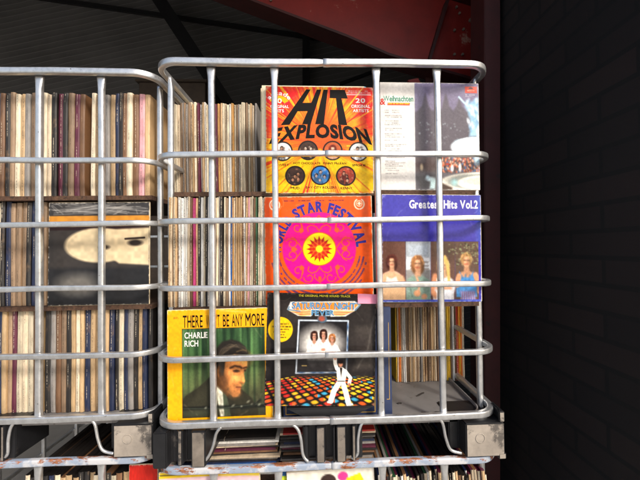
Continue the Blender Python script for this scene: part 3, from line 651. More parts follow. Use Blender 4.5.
# dancer in a white suit
WH = (244, 238, 228)
cv.poly([(.645, .66), (.70, .655), (.745, .69), (.725, .80), (.655, .80)], WH, .004); cv.line([(.65, .67), (.632, .62), (.63, .585)], .034, WH); cv.ell(.632, .572, .014, .02, (214, 150, 120))
cv.line([(.725, .69), (.775, .75), (.765, .80)], .032, WH); cv.ell(.765, .81, .012, .014, (190, 120, 90))
cv.line([(.675, .79), (.625, .87), (.60, .955)], .05, WH); cv.line([(.705, .79), (.735, .88), (.765, .985)], .048, WH); cv.line([(.60, .96), (.575, .965)], .022, (230, 224, 216)); cv.line([(.765, .985), (.795, .985)], .02, (230, 224, 216))
cv.poly([(.675, .66), (.70, .66), (.69, .745)], (40, 30, 28), .003); cv.ell(.682, .628, .02, .026, (204, 136, 104)); cv.ell(.682, .607, .026, .018, (30, 20, 18)); cv.line([(.66, .78), (.72, .78)], .008, (60, 50, 46)); cv.line([(.69, .80), (.695, .83)], .006, (190, 184, 176))
# chrome title plate
OG = (240, 138, 50)
for P in ([(.21, .075), (.80, .06), (.86, .09), (.80, .15), (.22, .16), (.18, .145)], [(.19, .15), (.42, .145), (.40, .205), (.28, .20)], [(.60, .145), (.80, .15), (.72, .20), (.58, .205)]): cv.poly(P, (226, 224, 220), .004); 
cv.poly([(.225, .085), (.79, .07), (.84, .09), (.79, .14), (.23, .15)], OG, .005)
for i in range(5): cv.poly([(.20 + .02 * i, .158 + .009 * i), (.41, .150 + .009 * i), (.41, .157 + .009 * i), (.24 + .02 * i, .166 + .009 * i)], (236, 96, 50) if i % 2 else (246, 190, 90), .003); cv.poly([(.60, .15 + .009 * i), (.80 - .02 * i, .152 + .009 * i), (.77 - .02 * i, .16 + .009 * i), (.60, .157 + .009 * i)], (236, 96, 50) if i % 2 else (246, 190, 90), .003)
cv.ell(.505, .225, .045, .035, (70, 100, 120), .004); cv.ell(.50, .222, .03, .025, (170, 80, 60), .01); cv.line([(.2, .12), (.19, .145), (.3, .16)], .012, (110, 140, 160)); cv.line([(.81, .075), (.85, .095), (.81, .14)], .014, (110, 140, 160))
cv.ell(.125, .325, .112, .112, (248, 198, 22), .003)
for i, (a, b) in enumerate(((.07, .20), (.05, .22), (.075, .2), (.06, .19), (.085, .21), (.09, .18))): cv.marks(a, b, .275 + .024 * i, .011 if i > 1 else .014, (50, 36, 20), 40 + i, .8)
cv.mottle(.15, 60, 5); cv.edge_wear(6, (130, 120, 108)); cv.wear(33, (150, 140, 128))
s.art(cv, GLOSS)
CHR = (84, 146, 190); CHD = (38, 66, 96)
its = [('THE ORIGINAL MOVIE SOUND TRACK', (240, 228, 60), flat(.285, .012, .76, .03))]
for dl, c, ly in ((.004, (240, 244, 246), 0), (0, CHD, .5), (-.003, CHR, 1)):
    its += [('SATURDAY NIGHT', c, flat(.225 - dl, .078 - dl, .81 + dl, .138 + dl), .022, .05, ly), ('FEVER', c, flat(.405 - dl, .146 - dl, .615 + dl, .195 + dl), .022, .05, ly)]
s.text(its)
mb = MB(); mb.add([s.P(.825, -.004, 1), s.P(1.0, .0, 1), s.P(1.0, .085, 1), s.P(.83, .085, 1)], [(0, 1, 2, 3)]); o = mb.build('price_sticker', rough_mat('pink_paper', (240, 150, 178), .7, var=.08, scale=40)); o.parent = s.o

cx2, _, w2, _ = sized(282, 300, 378, 412, .05)
mb = MB(); mb.box(-w2 / 2, w2 / 2, 0, .006, 0, .30); t_ = .0016; gp = MB()
for x0_, x1_, z0_, z1_ in ((-w2 / 2 + .006, w2 / 2 - .006, .010, .0125), (-w2 / 2 + .006, -w2 / 2 + .0085, .0125, .29), (w2 / 2 - .0085, w2 / 2 - .006, .0125, .29)): gp.box(x0_, x1_, -.0004, .001, z0_, z1_)
NAVY = rough_mat('navy_card', (40, 52, 84), .5, var=.2, scale=40, bmp=.2); GOLD = rough_mat('gold_ink', (176, 140, 70), .4, var=.15, scale=80, bmp=0)
o = mb.build('record_sleeve', NAVY, bevel=.001); o.location = (cx2, .056, ZD + .001); tag(o, 'navy record sleeve with thin gold border behind the black disco cover', 'record'); gp.build('gold_border', GOLD, o)
# black moulded tray that props it up
a, b = at(288, 404, .03), at(372, 404, .03); mb = MB(); zt = zb - ZD - .002; xa, xb = a.x, b.x
mb.prism([(xa + .05, 0), (xb - .055, 0), (xb - .05, .045), (xa + .05, .045)], 0, zt * .62); 
vs = [(xa + .05, -.001, zt * .3), (xb - .06, -.001, zt * .3), (xb, -.001, zt * .92), (xa, -.001, zt * .92)]
mb.add(vs + [(x, .022, z) for x, y, z in vs], [(0, 1, 2, 3), (7, 6, 5, 4), (0, 4, 5, 1), (1, 5, 6, 2), (2, 6, 7, 3), (3, 7, 4, 0)])
mb.box(xa - .002, xb + .002, -.002, .024, zt * .92, zt)
o = mb.build('plastic_tray', rough_mat('matt_black_plastic', (22, 22, 24), .5, var=.3, scale=30), bevel=.001); o.location = (0, .026, ZD + .001); tag(o, 'black plastic tray under the black disco cover', 'tray')

# --- yellow framed cover
cx, zb, w, h = sized(167.3, 308.5, 273.6, 421.5, .034); zb = ZD + .001
s = Sleeve('yellow bordered record sleeve with dark haired man before a green curtain', w, at(220, 308.5, .04).z - zb, loc=(cx, .031, zb), lean=1.0, roll=-.4)
cv = Canvas(260, (250, 176, 18)); cv.put(np.clip((cv.noise(9, 2) - .5) * 2, 0, 1), (246, 158, 20), .6)
pic = (cv.U > .14) & (cv.U < .93) & (cv.V > .165) & (cv.V < .93); keep = cv.c.copy()
st = cv.noise(26, 14, 2) * .6 + cv.noise(60, 15, 2) * .4 + .0 * cv.U
cur = np.array((26, 50, 30), float) + np.clip((st - .32) * 2.0, 0, 1)[..., None] * (np.array((92, 134, 78), float) - np.array((26, 50, 30))) ; cur = cur * np.where(cv.V > .6, 1, 1)[..., None] * (1 - .35 * np.clip(cv.V - .35, 0, .5))[..., None] + np.clip(cv.V - .35, 0, .3)[..., None] * np.array((110, 76, 40))
cv.c = cur.copy()
cv.put(np.clip((cv.V - .42) * 2.2, 0, .8) * np.clip(.4 + cv.U, 0, 1), (84, 82, 54)); cv.put(np.clip((cv.V - .66) * 4, 0, .75), (50, 52, 40)); cv.put(np.clip((cv.noise(46, 16, 3) - .5) * 1.6, 0, .5), (24, 40, 26))
SU = (46, 44, 32)
cv.poly([(.12, .80), (.17, .74), (.28, .68), (.36, .62), (.44, .55), (.60, .62), (.70, .70), (.80, .78), (.86, .88), (.86, .96), (.12, .96)], SU, .006)
cv.poly([(.2, .78), (.34, .68), (.42, .62), (.38, .8), (.30, .93), (.2, .93)], (58, 56, 42), .03, .7)
cv.poly([(.455, .60), (.545, .70), (.60, .80), (.575, .93), (.50, .93), (.47, .78)], (226, 222, 200), .006); cv.poly([(.52, .70), (.565, .72), (.60, .93), (.535, .93)], (70, 78, 60), .005); cv.poly([(.545, .69), (.62, .75), (.66, .93), (.60, .93)], (42, 40, 30), .005)
SK = np.array((216, 136, 72), float)
cv.poly([(.45, .54), (.56, .62), (.60, .70), (.57, .755), (.46, .66)], SK * .55, .012)
cv.poly([(.47, .42), (.53, .37), (.62, .365), (.70, .39), (.742, .425), (.757, .47), (.757, .505), (.742, .53), (.727, .548), (.724, .57), (.731, .61), (.735, .635), (.722, .65), (.70, .655), (.703, .672), (.694, .688), (.690, .705), (.688, .735), (.665, .765), (.62, .765), (.56, .715), (.505, .64), (.47, .54)], SK, .007)
cv.ell(.70, .44, .07, .05, np.minimum(SK * 1.16, 255), .05, a=.8); cv.ell(.615, .60, .05, .05, np.minimum(SK * 1.10, 255), .05, a=.8); cv.ell(.71, .60, .012, .035, np.minimum(SK * 1.18, 255), .015, a=.8, rot=-.1)
cv.poly([(.48, .56), (.54, .60), (.58, .67), (.63, .735), (.67, .76), (.62, .775), (.55, .73), (.48, .64)], SK * .66, .025, .6)
cv.poly([(.60, .505), (.68, .50), (.75, .515), (.735, .545), (.69, .56), (.61, .55)], SK * .60, .02, .75)
cv.ell(.66, .665, .035, .022, SK * .62, .02, a=.7, rot=.3); cv.ell(.665, .735, .03, .02, SK * .8, .015, a=.6)
cv.line([(.598, .515), (.64, .498), (.69, .508), (.705, .517)], .017, (44, 28, 18), .007, .9); cv.line([(.722, .52), (.753, .512)], .014, (44, 28, 18), .006, .9)
cv.ell(.653, .545, .026, .011, (46, 28, 20), .006, a=.9); cv.line([(.625, .54), (.655, .533), (.685, .545)], .007, (34, 22, 16), .004, .8); cv.ell(.65, .572, .03, .008, SK * .66, .01, a=.7); cv.ell(.737, .54, .010, .009, (50, 30, 22), .005)
cv.ell(.703, .647, .022, .010, SK * .42, .008, a=.85, rot=.2); cv.line([(.695, .56), (.705, .60), (.70, .635)], .010, SK * .72, .012, .7)
cv.line([(.652, .682), (.695, .684)], .010, (84, 40, 28), .005); cv.ell(.675, .697, .022, .008, (150, 82, 54), .008, a=.7); cv.ell(.672, .713, .02, .007, SK * .6, .008, a=.7)
cv.line([(.635, .62), (.628, .66), (.637, .69)], .008, SK * .7, .010, .6)
cv.ell(.497, .545, .026, .052, SK * .88, .007, rot=.15); cv.ell(.50, .55, .013, .034, SK * .45, .010); cv.line([(.478, .51), (.474, .55), (.485, .585)], .008, np.minimum(SK * 1.15, 255), .005, .7)
fm = Canvas(cv.n, (0, 0, 0)); fm.poly([(.44, .38), (.76, .36), (.765, .53), (.74, .65), (.69, .77), (.60, .78), (.44, .68)], (1, 1, 1), .012); dsk = np.abs(cv.c[..., 0] - cv.c[..., 2]) > 40
sh = np.clip(.56 + .95 * (cv.U - .47) / .26 * (1.15 - (cv.V - .45) * 1.3), .62, 1.18) * (.9 + .22 * cv.noise(22, 77)) * (.92 + .16 * cv.noise(60, 78))
cv.c = np.where((fm.c[..., :1] > .5) & dsk[..., None], np.clip(cv.c * sh[..., None], 0, 255), cv.c)
cv.ell(.62, .735, .06, .03, (150, 100, 66), .03, a=.2, rot=.4); cv.ell(.53, .585, .025, .07, (60, 40, 28), .03, a=.75, rot=-.2)
HR = (34, 30, 26)
cv.poly([(.43, .55), (.44, .42), (.465, .34), (.52, .285), (.61, .265), (.69, .29), (.745, .335), (.772, .39), (.765, .42), (.71, .41), (.64, .40), (.575, .415), (.55, .45), (.54, .51), (.528, .57), (.515, .50), (.49, .485), (.47, .52), (.47, .60), (.455, .62)], HR, .009)
for k in range(34):
    a = .013 * k; q = g.uniform(-.008, .008); cv.line([(.455 + a * .35, .45 - a * .28 + q), (.50 + a * .42, .355 - a * .10 + q), (.58 + a * .40, .305 + a * .10 + q), (.69 + a * .16, .32 + a * .17 + q)], .0035, [(70, 62, 54), (96, 84, 70), (22, 18, 16), (150, 128, 96)][k % 4], .003, .5)
cv.poly([(.487, .43), (.535, .42), (.532, .50), (.522, .575), (.508, .575), (.51, .50), (.487, .49)], (52, 46, 40), .01, .9)
for k in range(12): x = .49 + .0035 * k; cv.line([(x, .43), (x + .002, .50), (x + .006, .55)], .0025, (120, 108, 94) if k % 3 == 0 else (30, 26, 24), .002, .6)
for k in range(18): a = k / 18; cv.line([(.60 + .1 * a, .275 + .03 * a), (.66 + .08 * a, .31 + .03 * a), (.72 + .045 * a, .385 + .02 * a)], .003, (116, 102, 84) if k % 4 == 0 else (24, 22, 20), .003, .55)
cv.line([(.66, .375), (.72, .36), (.75, .37)], .008, (150, 120, 76), .006, .6)
for k in range(40): x, y = g.uniform(.18, .85), g.uniform(.66, .92); cv.line([(x, y), (x + g.uniform(-.05, .05), y + g.uniform(.02, .1))], .012, (34, 32, 24) if k % 2 else (66, 62, 46), .012, .3)
cv.blur(1, .14, .165, .93, .93); cv.grain(.025, 5, .14, .165, .93, .93)
cv.rect(.14, .835, .93, .865, (22, 24, 20), .008, .85); cv.line([(.14, .85), (.5, .86), (.93, .83)], .006, (120, 130, 110), .006, .4); cv.rect(.14, .87, .45, .93, (70, 80, 60), .02, .4)
for x, y in ((.765, .81), (.84, .825), (.87, .84), (.80, .835), (.62, .84), (.70, .85), (.36, .85)): cv.ell(x, y, g.uniform(.006, .014), .006, (186, 184, 160), .008, rot=-.5, a=.7)
cv.line([(.70, .87), (.80, .85), (.88, .80)], .02, (30, 32, 26), .01)
cv.c = np.where(pic[..., None], cv.c, keep)
for P in ([(.14, .165), (.93, .165)], [(.93, .165), (.93, .93)], [(.14, .93), (.93, .93)], [(.14, .165), (.14, .93)]): cv.line(P, .004, (40, 36, 20), .002)
cv.rect(.475, .945, .56, .963, (236, 228, 40)); cv.marks(.06, .10, .062, .008, (120, 84, 20), 3); cv.marks(.055, .115, .072, .006, (120, 84, 20), 4, .6); cv.line([(.42, .975), (.60, .96)], .012, (255, 226, 150), .008, .5); cv.line([(.5, .01), (.75, .03)], .012, (255, 226, 150), .008, .5)
cv.mottle(.10, 60, 12); cv.edge_wear(13, (255, 230, 170)); cv.wear(34, (255, 232, 180))
s.art(cv, ART)
BK = (26, 20, 14)
s.text([('THERE', BK, flat(.15, .045, .338, .155), .012, .09), ("WON'T", BK, flat(.37, .045, .50, .155), .012, .09), ('BE', BK, flat(.53, .045, .59, .155), .012, .09), ('ANY', BK, flat(.615, .045, .72, .155), .012, .09), ('MORE', BK, flat(.745, .045, .925, .155), .012, .09),
        ('CHARLIE', (240, 236, 224), flat(.165, .195, .385, .248)), ('RICH', (240, 236, 224), flat(.165, .265, .295, .318))])

# --- winter fountain cover
cx, zb, w, h = sized(379, 83, 480.3, 190.5, .063); zb = Z1 + .0005
s = Sleeve('white and dusky blue record sleeve with a lit fountain, top right', w, at(430, 82.5, .063).z - zb, body=CARDW, loc=(cx, .063, zb), lean=.2, roll=.4)
cv = Canvas(240, (106, 98, 112)); cv.put(np.clip(1 - cv.V * 1.6, 0, 1), (112, 104, 132)); cv.put(np.clip((cv.V - .3) * 1.5, 0, 1), (112, 108, 108), .7)
DKB = (78, 72, 78)
cv.poly([(.34, .28), (.38, .26), (.42, .22), (.44, .14), (.455, .10), (.47, .14), (.49, .22), (.52, .26), (.56, .25), (.60, .28), (.62, .24), (.65, .13), (.665, .10), (.68, .14), (.70, .22), (.74, .26), (.77, .22), (.79, .17), (.80, .13), (.815, .17), (.83, .22), (.87, .26), (1, .26), (1, .72), (.34, .72)], DKB, .01, .85)
for k in range(60): x, y = g.uniform(.36, 1), g.uniform(.36, .56); cv.rect(x, y, x + .014, y + .012, (176, 196, 196), .004, g.uniform(.1, .55))
IC = (196, 224, 236)
cv.poly([(.875, .16), (.91, .19), (.96, .15), (1, .13), (1, .50), (.90, .50), (.92, .38), (.89, .27), (.86, .22)], (150, 190, 212), .015); cv.line([(.80, .13), (.84, .17), (.90, .22)], .018, (176, 206, 222), .006)
for k in range(40): x, y = g.uniform(.89, 1), g.uniform(.16, .5); cv.ell(x, y, .012, .025, (232, 244, 250) if k % 2 else (110, 150, 180), .008, rot=g.uniform(-.6, .6), a=.6)
cv.ell(.96, .60, .25, .095, (226, 238, 242), .006); cv.ell(.985, .585, .2, .06, (186, 212, 222), .02, a=.8); 
for k in range(40): x = g.uniform(.74, 1); y = .60 + g.uniform(-.07, .05); cv.ell(x, y, .03, .008, (248, 252, 252) if k % 2 else (170, 200, 212), .006, rot=-.3, a=.5)
cv.rect(.34, .69, 1, .84, (86, 74, 72), .02)
for k in range(260): x, y = g.uniform(.60, 1), g.uniform(.70, .835); cv.ell(x, y, .008, .010, [(200, 96, 60), (80, 110, 160), (220, 200, 180), (60, 44, 44), (180, 70, 50), (226, 150, 110)][k % 6], .004, a=.8)
cv.ell(.80, .79, .014, .04, (240, 236, 226), .006); cv.ell(.72, .80, .016, .03, (220, 226, 226), .006); cv.ell(.975, .72, .03, .05, (190, 220, 232), .015)
cv.ell(1.0, .94, .42, .105, (236, 230, 214), .006); cv.ell(1.02, .925, .36, .075, (146, 148, 140), .008); cv.ell(1.06, .935, .28, .07, (242, 236, 222), .006); cv.ell(1.06, .92, .24, .042, (222, 206, 180), .01); cv.ell(.74, .93, .03, .03, (150, 190, 190), .02)
cv.poly([(.34, .86), (.56, .84), (.60, 1), (.34, 1)], (70, 68, 68), .03, .8); cv.ell(.5, .90, .045, .02, (196, 216, 220), .01); cv.ell(.47, .885, .02, .02, (180, 200, 206), .008); cv.poly([(.50, .90), (.56, .90), (.54, .99), (.49, .99)], (176, 200, 200), .01); cv.ell(.41, .79, .015, .03, (200, 180, 150), .006); cv.poly([(.6, .93), (.72, .98), (.72, 1), (.58, 1)], (64, 48, 40), .01)
cv.ell(.33, .95, .0, .0, (0, 0, 0)) if False else None
cv.blur(1, .345, 0, 1, 1); cv.c = np.clip(cv.c * 1.12 + 4, 0, 255); cv.grain(.025, 4)
cv.rect(-.1, -.1, .345, 1.1, (236, 232, 226), .002); cv.put(np.clip((cv.noise(6, 4) - .5), 0, 1) * (cv.U < .345), (206, 198, 190), .6)
cv.rect(.345, -.1, .35, 1.1, (180, 178, 180), .002, .7)
cv.poly([(.075, .19), (.30, .19), (.295, .213), (.07, .213)], (220, 60, 40), .003)
ys = [.26, .28, .31, .325, .36, .38, .395, .43, .445, .48, .495, .51, .54, .58, .595, .62, .64, .66, .70, .735, .75, .765, .78, .80, .82, .85]
for i, y in enumerate(ys): cv.marks(.045 if i % 3 else .04, g.uniform(.14, .27), y, .008, (96, 92, 92), 60 + i, .65, per=.004)
cv.marks(.04, .26, .875, .006, (150, 146, 146), 99, .5, per=.003); cv.marks(.04, .24, .89, .006, (150, 146, 146), 98, .5, per=.003)
cv.rect(.862, .03, .985, .09, (226, 74, 50), .003); cv.ell(.923, .052, .022, .016, (60, 30, 30), .003); cv.rect(.89, .053, .96, .075, (226, 74, 50), .003); cv.marks(.885, .96, .068, .010, (250, 220, 200), 5, .9, per=.004); cv.marks(.865, .96, .108, .010, (226, 222, 226), 6, .8, per=.004); cv.marks(.865, .93, .123, .008, (226, 222, 226), 7, .6, per=.004)
cv.mottle(.08, 70, 3); cv.edge_wear(15, (220, 214, 214))
s.art(cv, GLOSS)
s.text([('Weihnachten', (66, 150, 120), flat(.035, .125, .335, .178), .022, .03), ('&', (206, 50, 40), flat(.0, .15, .055, .21))])
mb = MB()
for k in range(2):
    pass
# yellow script line on the red band is too small to read in the photo: a row of yellow strokes
cvs = MB(); x = .085
while x < .285:
    ww = g.uniform(.006, .012); cvs.add([s.P(x, .193, 1.2), s.P(x + ww, .191, 1.2), s.P(x + ww * .9, .206, 1.2), s.P(x, .206, 1.2)], [(0, 1, 2, 3)]); x += ww + g.choice([.003, .003, .009])
o = cvs.build('band_lettering', ink((246, 206, 50))); o.parent = s.o

# --- blue greatest hits cover
cx, zb, w, h = sized(380.2, 195, 481.8, 299, .058); zb = Z2 + .0005
s = Sleeve('blue record sleeve with white title and four people in a photo strip', w, at(430, 194.5, .058).z - zb, body=CARDW, loc=(cx, .058, zb), lean=.3, roll=.8)
cv = Canvas(250, (66, 62, 166)); cv.put(np.clip(cv.V * 2 - .1, 0, 1), (74, 66, 172), .8); v0 = .437
def panel(x0, x1, f):
    keep = cv.c.copy(); f(); mk = (cv.U >= x0) & (cv.U <= x1) & (cv.V >= v0) & (cv.V <= .98); cv.c = np.where(mk[..., None], cv.c, keep)
def p1(): cv.rect(0, v0, .235, .98, (112, 76, 64)); cv.ell(.05, .55, .12, .2, (92, 58, 48), .1); cv.rect(0, .80, .24, 1, (214, 164, 120), .04); cv.person(.095, .625, .088, (236, 176, 136), (84, 36, 30), (236, 214, 196), long_=True); cv.poly([(.0, .74), (.06, .72), (.13, .72), (.21, .76), (.23, .84), (.0, .84)], (232, 176, 136), .01); cv.poly([(.045, .765), (.09, .785), (.14, .765), (.17, .835), (.03, .835)], (240, 226, 214), .008); cv.rect(0, .86, .24, 1, (226, 182, 138), .02)
def p2():
    cv.rect(.235, v0, .485, .98, (150, 146, 142)); cv.rect(.235, v0, .485, .60, (186, 196, 206), .05); cv.poly([(.25, .585), (.47, .585), (.485, .64), (.485, .70), (.235, .70), (.235, .62)], (238, 238, 238), .01)
    for y in (.625, .66, .69): cv.poly([(.25 + .05 * g.random(), y), (.30, y - .01), (.47, y), (.46, y + .012), (.28, y + .01)], (150, 134, 124), .006, .8)
    cv.person(.355, .645, .105, (242, 182, 142), (176, 116, 70), (150, 172, 156), long_=True, beard=True); cv.poly([(.25, .80), (.30, .765), (.41, .765), (.47, .80), (.49, 1), (.235, 1)], (138, 164, 148), .01); cv.line([(.345, .77), (.37, .84), (.365, .90)], .02, (226, 170, 130), .008); cv.ell(.35, .92, .035, .03, (226, 160, 116), .008); cv.ell(.42, .95, .03, .025, (214, 150, 110), .008); cv.line([(.27, .83), (.30, .95)], .01, (104, 128, 116), .008)
def p3():
    cv.rect(.485, v0, .735, .98, (104, 76, 66)); cv.ell(.62, .52, .14, .1, (84, 66, 56), .06); cv.person(.615, .66, .10, (240, 190, 150), (230, 190, 110), (244, 244, 248), long_=True); cv.line([(.53, .76), (.50, .90), (.54, .95)], .05, (220, 150, 110), .01); cv.poly([(.56, .78), (.67, .78), (.69, .9), (.66, 1), (.54, 1)], (240, 240, 246), .01); cv.line([(.63, .58), (.665, .7), (.67, .80)], .03, (232, 190, 110), .008); cv.rect(.54, .86, .70, .885, (226, 160, 120), .01)
def p4():
    cv.rect(.735, v0, .975, .98, (100, 78, 66)); 
    for k in range(70): x, y = g.uniform(.70, .97), g.uniform(.45, .66); cv.ell(x, y, .008, .006, (150, 160, 120) if k % 3 else (60, 60, 44), .004, a=.7)
    cv.person(.85, .615, .10, (236, 172, 130), (200, 150, 96), (84, 150, 212), strap=True); cv.line([(.94, .75), (.985, .82), (.98, .90)], .05, (232, 166, 122), .008); cv.line([(.775, .76), (.755, .84)], .045, (226, 160, 118), .008); cv.ell(.75, .845, .03, .022, (220, 150, 110), .008); cv.poly([(.78, .90), (.93, .90), (.94, 1), (.80, 1)], (130, 130, 190), .01)
    for k in range(14): cv.line([(.80 + .01 * k, .91), (.79 + .012 * k, .98)], .005, (210, 110, 130) if k % 2 else (190, 210, 230), .003, .8)
for a_, b_, f in ((0, .235, p1), (.235, .487, p2), (.487, .735, p3), (.735, .975, p4)): panel(a_, b_, f)
for k in range(50): x, y = g.uniform(.66, .97), g.uniform(.46, .56); cv.ell(x, y, .008, .006, (150, 156, 110) if k % 3 else (70, 66, 50), .004, a=.6)
cv.blur(1, 0, v0 + .01, .975, .97); cv.grain(.025, 3, 0, v0 + .01, .975, .97)
cv.rect(.0, v0 - .004, .975, v0, (60, 50, 120), .003); cv.rect(.232, v0, .238, .98, (70, 56, 60), .002, .6)
cv.rect(0, .98, 1, 1, (76, 90, 190), .002); cv.put(np.clip((cv.U - .93) * 12, 0, 1) * (cv.V < v0), (70, 110, 206), .6)  # lighter right edge puts the plastic cover's sheen into the colour
cv.mottle(.10, 60, 30); cv.edge_wear(17, (190, 200, 240)); cv.wear(35, (190, 196, 236))
s.art(cv, GLOSS)
s.text([('Greatest Hits Vol.2', (244, 242, 248), flat(.275, .05, .968, .127), .034, .05)])
mb = MB(); mb.box(-w / 2, w / 2, 0, .006, 0, h); o = mb.build('record_sleeve', CARD, bevel=.001); o.location = (cx + .0045, .066, Z2 + .001); o.rotation_euler = (R(-.3), R(.6), R(-.5)); tag(o, 'cream edged record sleeve just behind the blue cover with four people', 'record')

# --- navy box standing edge-on beside the third upright
xa, xb = at(383.5, 360, .045).x, at(391.5, 360, .045).x; mb = MB(); mb.box(-(xb - xa) / 2, (xb - xa) / 2, 0, .31, 0, .314)
o = mb.build('record_box', NAVY, bevel=.0015); o.location = ((xa + xb) / 2, .045, ZD + .001); tag(o, 'navy boxed record set with gold line standing edge-on on the deck', 'record')
gp = MB(); gp.box(-.004, .005, -.0005, .001, .05, .0518); gp.box(.0035, .005, -.0005, .001, .0518, .27); gp.build('gold_border', GOLD, o)

# ------------------------------------------------------------------ lower cage: flat piles and front covers
def pile(where, xa, xb, y0, z0, n, cols):
    z = z0
    for i in range(n):
        t = random.uniform(.0052, .0080); mb = MB(); w_ = xb - xa + random.uniform(-.012, .008); dsh = random.uniform(-.006, .006)
        nx = 14; fr = [(-w_ / 2 + w_ * q / nx, random.uniform(0, .0012)) for q in range(nx + 1)]
        mb.prism(fr + [(w_ / 2, .3), (-w_ / 2, .3)], 0, t * .88)
        c = cols[i % len(cols)]; o = mb.build('record_sleeve', spine_mat(PAL[c], TXT[c])); o.location = ((xa + xb) / 2 + dsh, y0 + random.uniform(0, .014), z); o.rotation_euler = (0, R(random.uniform(-.5, .3)), R(random.uniform(-1.5, 1.5)))
        tag(o, f'{c} sleeve lying flat, {ordinal(n - i)} from top of the {where}', 'record', 'records piled flat in the lower cage'); z += t
pile('left flat pile below the main cage', X(172, .11), X(275.5, .11), .11, ZG - .6995, 17, ['white', 'black', 'green', 'grey', 'blue', 'navy', 'black', 'grey', 'beige', 'black', 'brown', 'maroon', 'black', 'beige', 'grey'])
pile('right flat pile below the main cage', X(278.5, .12), X(372, .12), .12, ZG - .6995, 17, ['beige', 'red', 'black', 'khaki', 'grey', 'black', 'brown', 'grey', 'black', 'maroon', 'grey', 'navy', 'black', 'grey', 'black'])
def front(label, px0, px1, ptop, Y, c, paint=None, roll=0, lean=1):
    a, b = at(px0, ptop, Y), at(px1, ptop, Y); s = Sleeve(label, b.x - a.x, .313, loc=((a.x + b.x) / 2, Y, a.z - .313), roll=roll, lean=lean); cv = Canvas(90, c)
    if paint: paint(cv)
    cv.mottle(.12, 30, int(px0)); cv.edge_wear(int(px0)); s.art(cv, ART); return s
front('yellow record sleeve at the front of the lower cage, below its rusty rail', 160, 262, 473, .035, (236, 196, 40), lambda c: (c.rect(0, .02, 1, .026, (60, 60, 40)), c.rect(0, .05, 1, .9, (226, 190, 196)), c.poly([(.5, .05), (1, .03), (1, .07)], (246, 214, 60))), roll=-1.2)
front('white record sleeve with bright blobs at the front of the lower cage', 291, 379, 471.5, .03, (236, 228, 212), lambda c: (c.ell(.47, .10, .09, .06, (60, 44, 40)), c.ell(.64, .07, .06, .04, (226, 60, 140)), c.poly([(.68, .09), (.84, .05), (.88, .12), (.7, .2)], (244, 214, 30)), c.ell(.15, .3, .2, .14, (200, 120, 90))), roll=-2.5)
front('lime green and blue record sleeve behind the white one in the lower cage', 277, 352, 470.5, .042, (170, 196, 40), lambda c: (c.rect(0, 0, 1, .05, (40, 90, 150)), c.rect(0, .06, 1, .1, (200, 214, 60))), roll=-1.5)
front('red record sleeve at the front of the neighbouring lower cage', 128, 157, 466, .10, (196, 40, 30))
# neighbouring cage: front covers
def eye(c):
    c.rect(0, .0, 1, .12, (60, 58, 58)); 
    for k in range(40): c.line([(g.random(), g.uniform(0, .12)), (g.random(), g.uniform(0, .12))], .01, (170, 166, 160), .004, .4)
    c.rect(0, .13, 1, .21, (206, 138, 50), .004); c.rect(0, .22, 1, .27, (44, 30, 30)); c.poly([(.55, .27), (1, .25), (1, .62), (.7, .60), (.55, .5)], (226, 204, 164), .01); c.ell(.5, .42, .34, .17, (226, 204, 164), .01); c.ell(.86, .40, .07, .03, (50, 40, 34), .01); c.line([(.76, .36), (.95, .35)], .02, (60, 46, 38)); c.ell(.55, .44, .05, .022, (50, 40, 34), .01); c.rect(0, .64, 1, 1, (40, 40, 42), .02); c.ell(.3, .8, .2, .1, (110, 106, 100), .05)
a = at(160, 198, .13); a2 = at(60, 198, .13)
s = Sleeve('drawn face record sleeve in cream and black in the neighbouring cage', .30, .312, loc=(-.69, .125, Z2 + .0005), lean=1); cv = Canvas(220, (58, 54, 52)); eye(cv); cv.mottle(.15, 30, 3); cv.edge_wear(4); s.art(cv, ART)
spine_row('far top row beside the neighbouring uprights', -1.08, -.735, .13, Z1, nmix, group='records standing in the neighbouring cage', tmin=.012, tmax=.018)
spine_row('far bottom row beside the neighbouring uprights', -1.08, -.87, .14, ZD, nmix, group='records standing in the neighbouring cage', tmin=.012, tmax=.017)
spine_row('neighbouring lower cage', -.92, -.55, .14, ZG - 1.015, dict(cream=3, black=3, brown=2, tan=2, navy=1), group='records standing in the neighbouring lower cage', tmin=.013, tmax=.019, hj=.008, tops=dict(black=6, brown=3, grey=1))

# ------------------------------------------------------------------ the shed round the cages
CONC = rough_mat('concrete', (142, 138, 130), .85, var=.15, scale=3, bmp=.3)
mb = MB(); mb.add([(-400, -400, -.004), (400, -400, -.004), (400, 400, -.004), (-400, 400, -.004)], [(0, 1, 2, 3)]); tag(mb.build('ground', CONC), kind='structure')
shed = empty('storage_shed', (0, 1.2, 0)); shed.location = (0, 0, 0); tag(shed, 'dark open fronted shed with red steel girder and black brick wall behind the cages', 'shed')
def sheet_mat():
    m, nt, b = base_mat('grey_sheet'); tc = N(nt, 'ShaderNodeTexCoord'); mp = N(nt, 'ShaderNodeMapping'); nt.links.new(tc.outputs['Object'], mp.inputs[0]); mp.inputs['Rotation'].default_value = (0, R(13), 0)
    wv = N(nt, 'ShaderNodeTexWave'); wv.bands_direction = 'Z'; wv.inputs['Scale'].default_value = 5; wv.inputs['Distortion'].default_value = .6; nt.links.new(mp.outputs[0], wv.inputs[0])
    col = ramp(nt, noise(nt, 2.5, 7, .65), [(.3, (.12, .115, .11)), (.75, (.18, .175, .168))]); seam = ramp(nt, wv.outputs['Fac'], [(.965, (0, 0, 0)), (.99, (1, 1, 1))])
    nt.links.new(mixc(nt, seam, col, (.25, .24, .23, 1)), b.inputs['Base Color']); b.inputs['Roughness'].default_value = .7; bump(nt, b, wv.outputs['Fac'], .12, .01); return m
SHEET = sheet_mat()
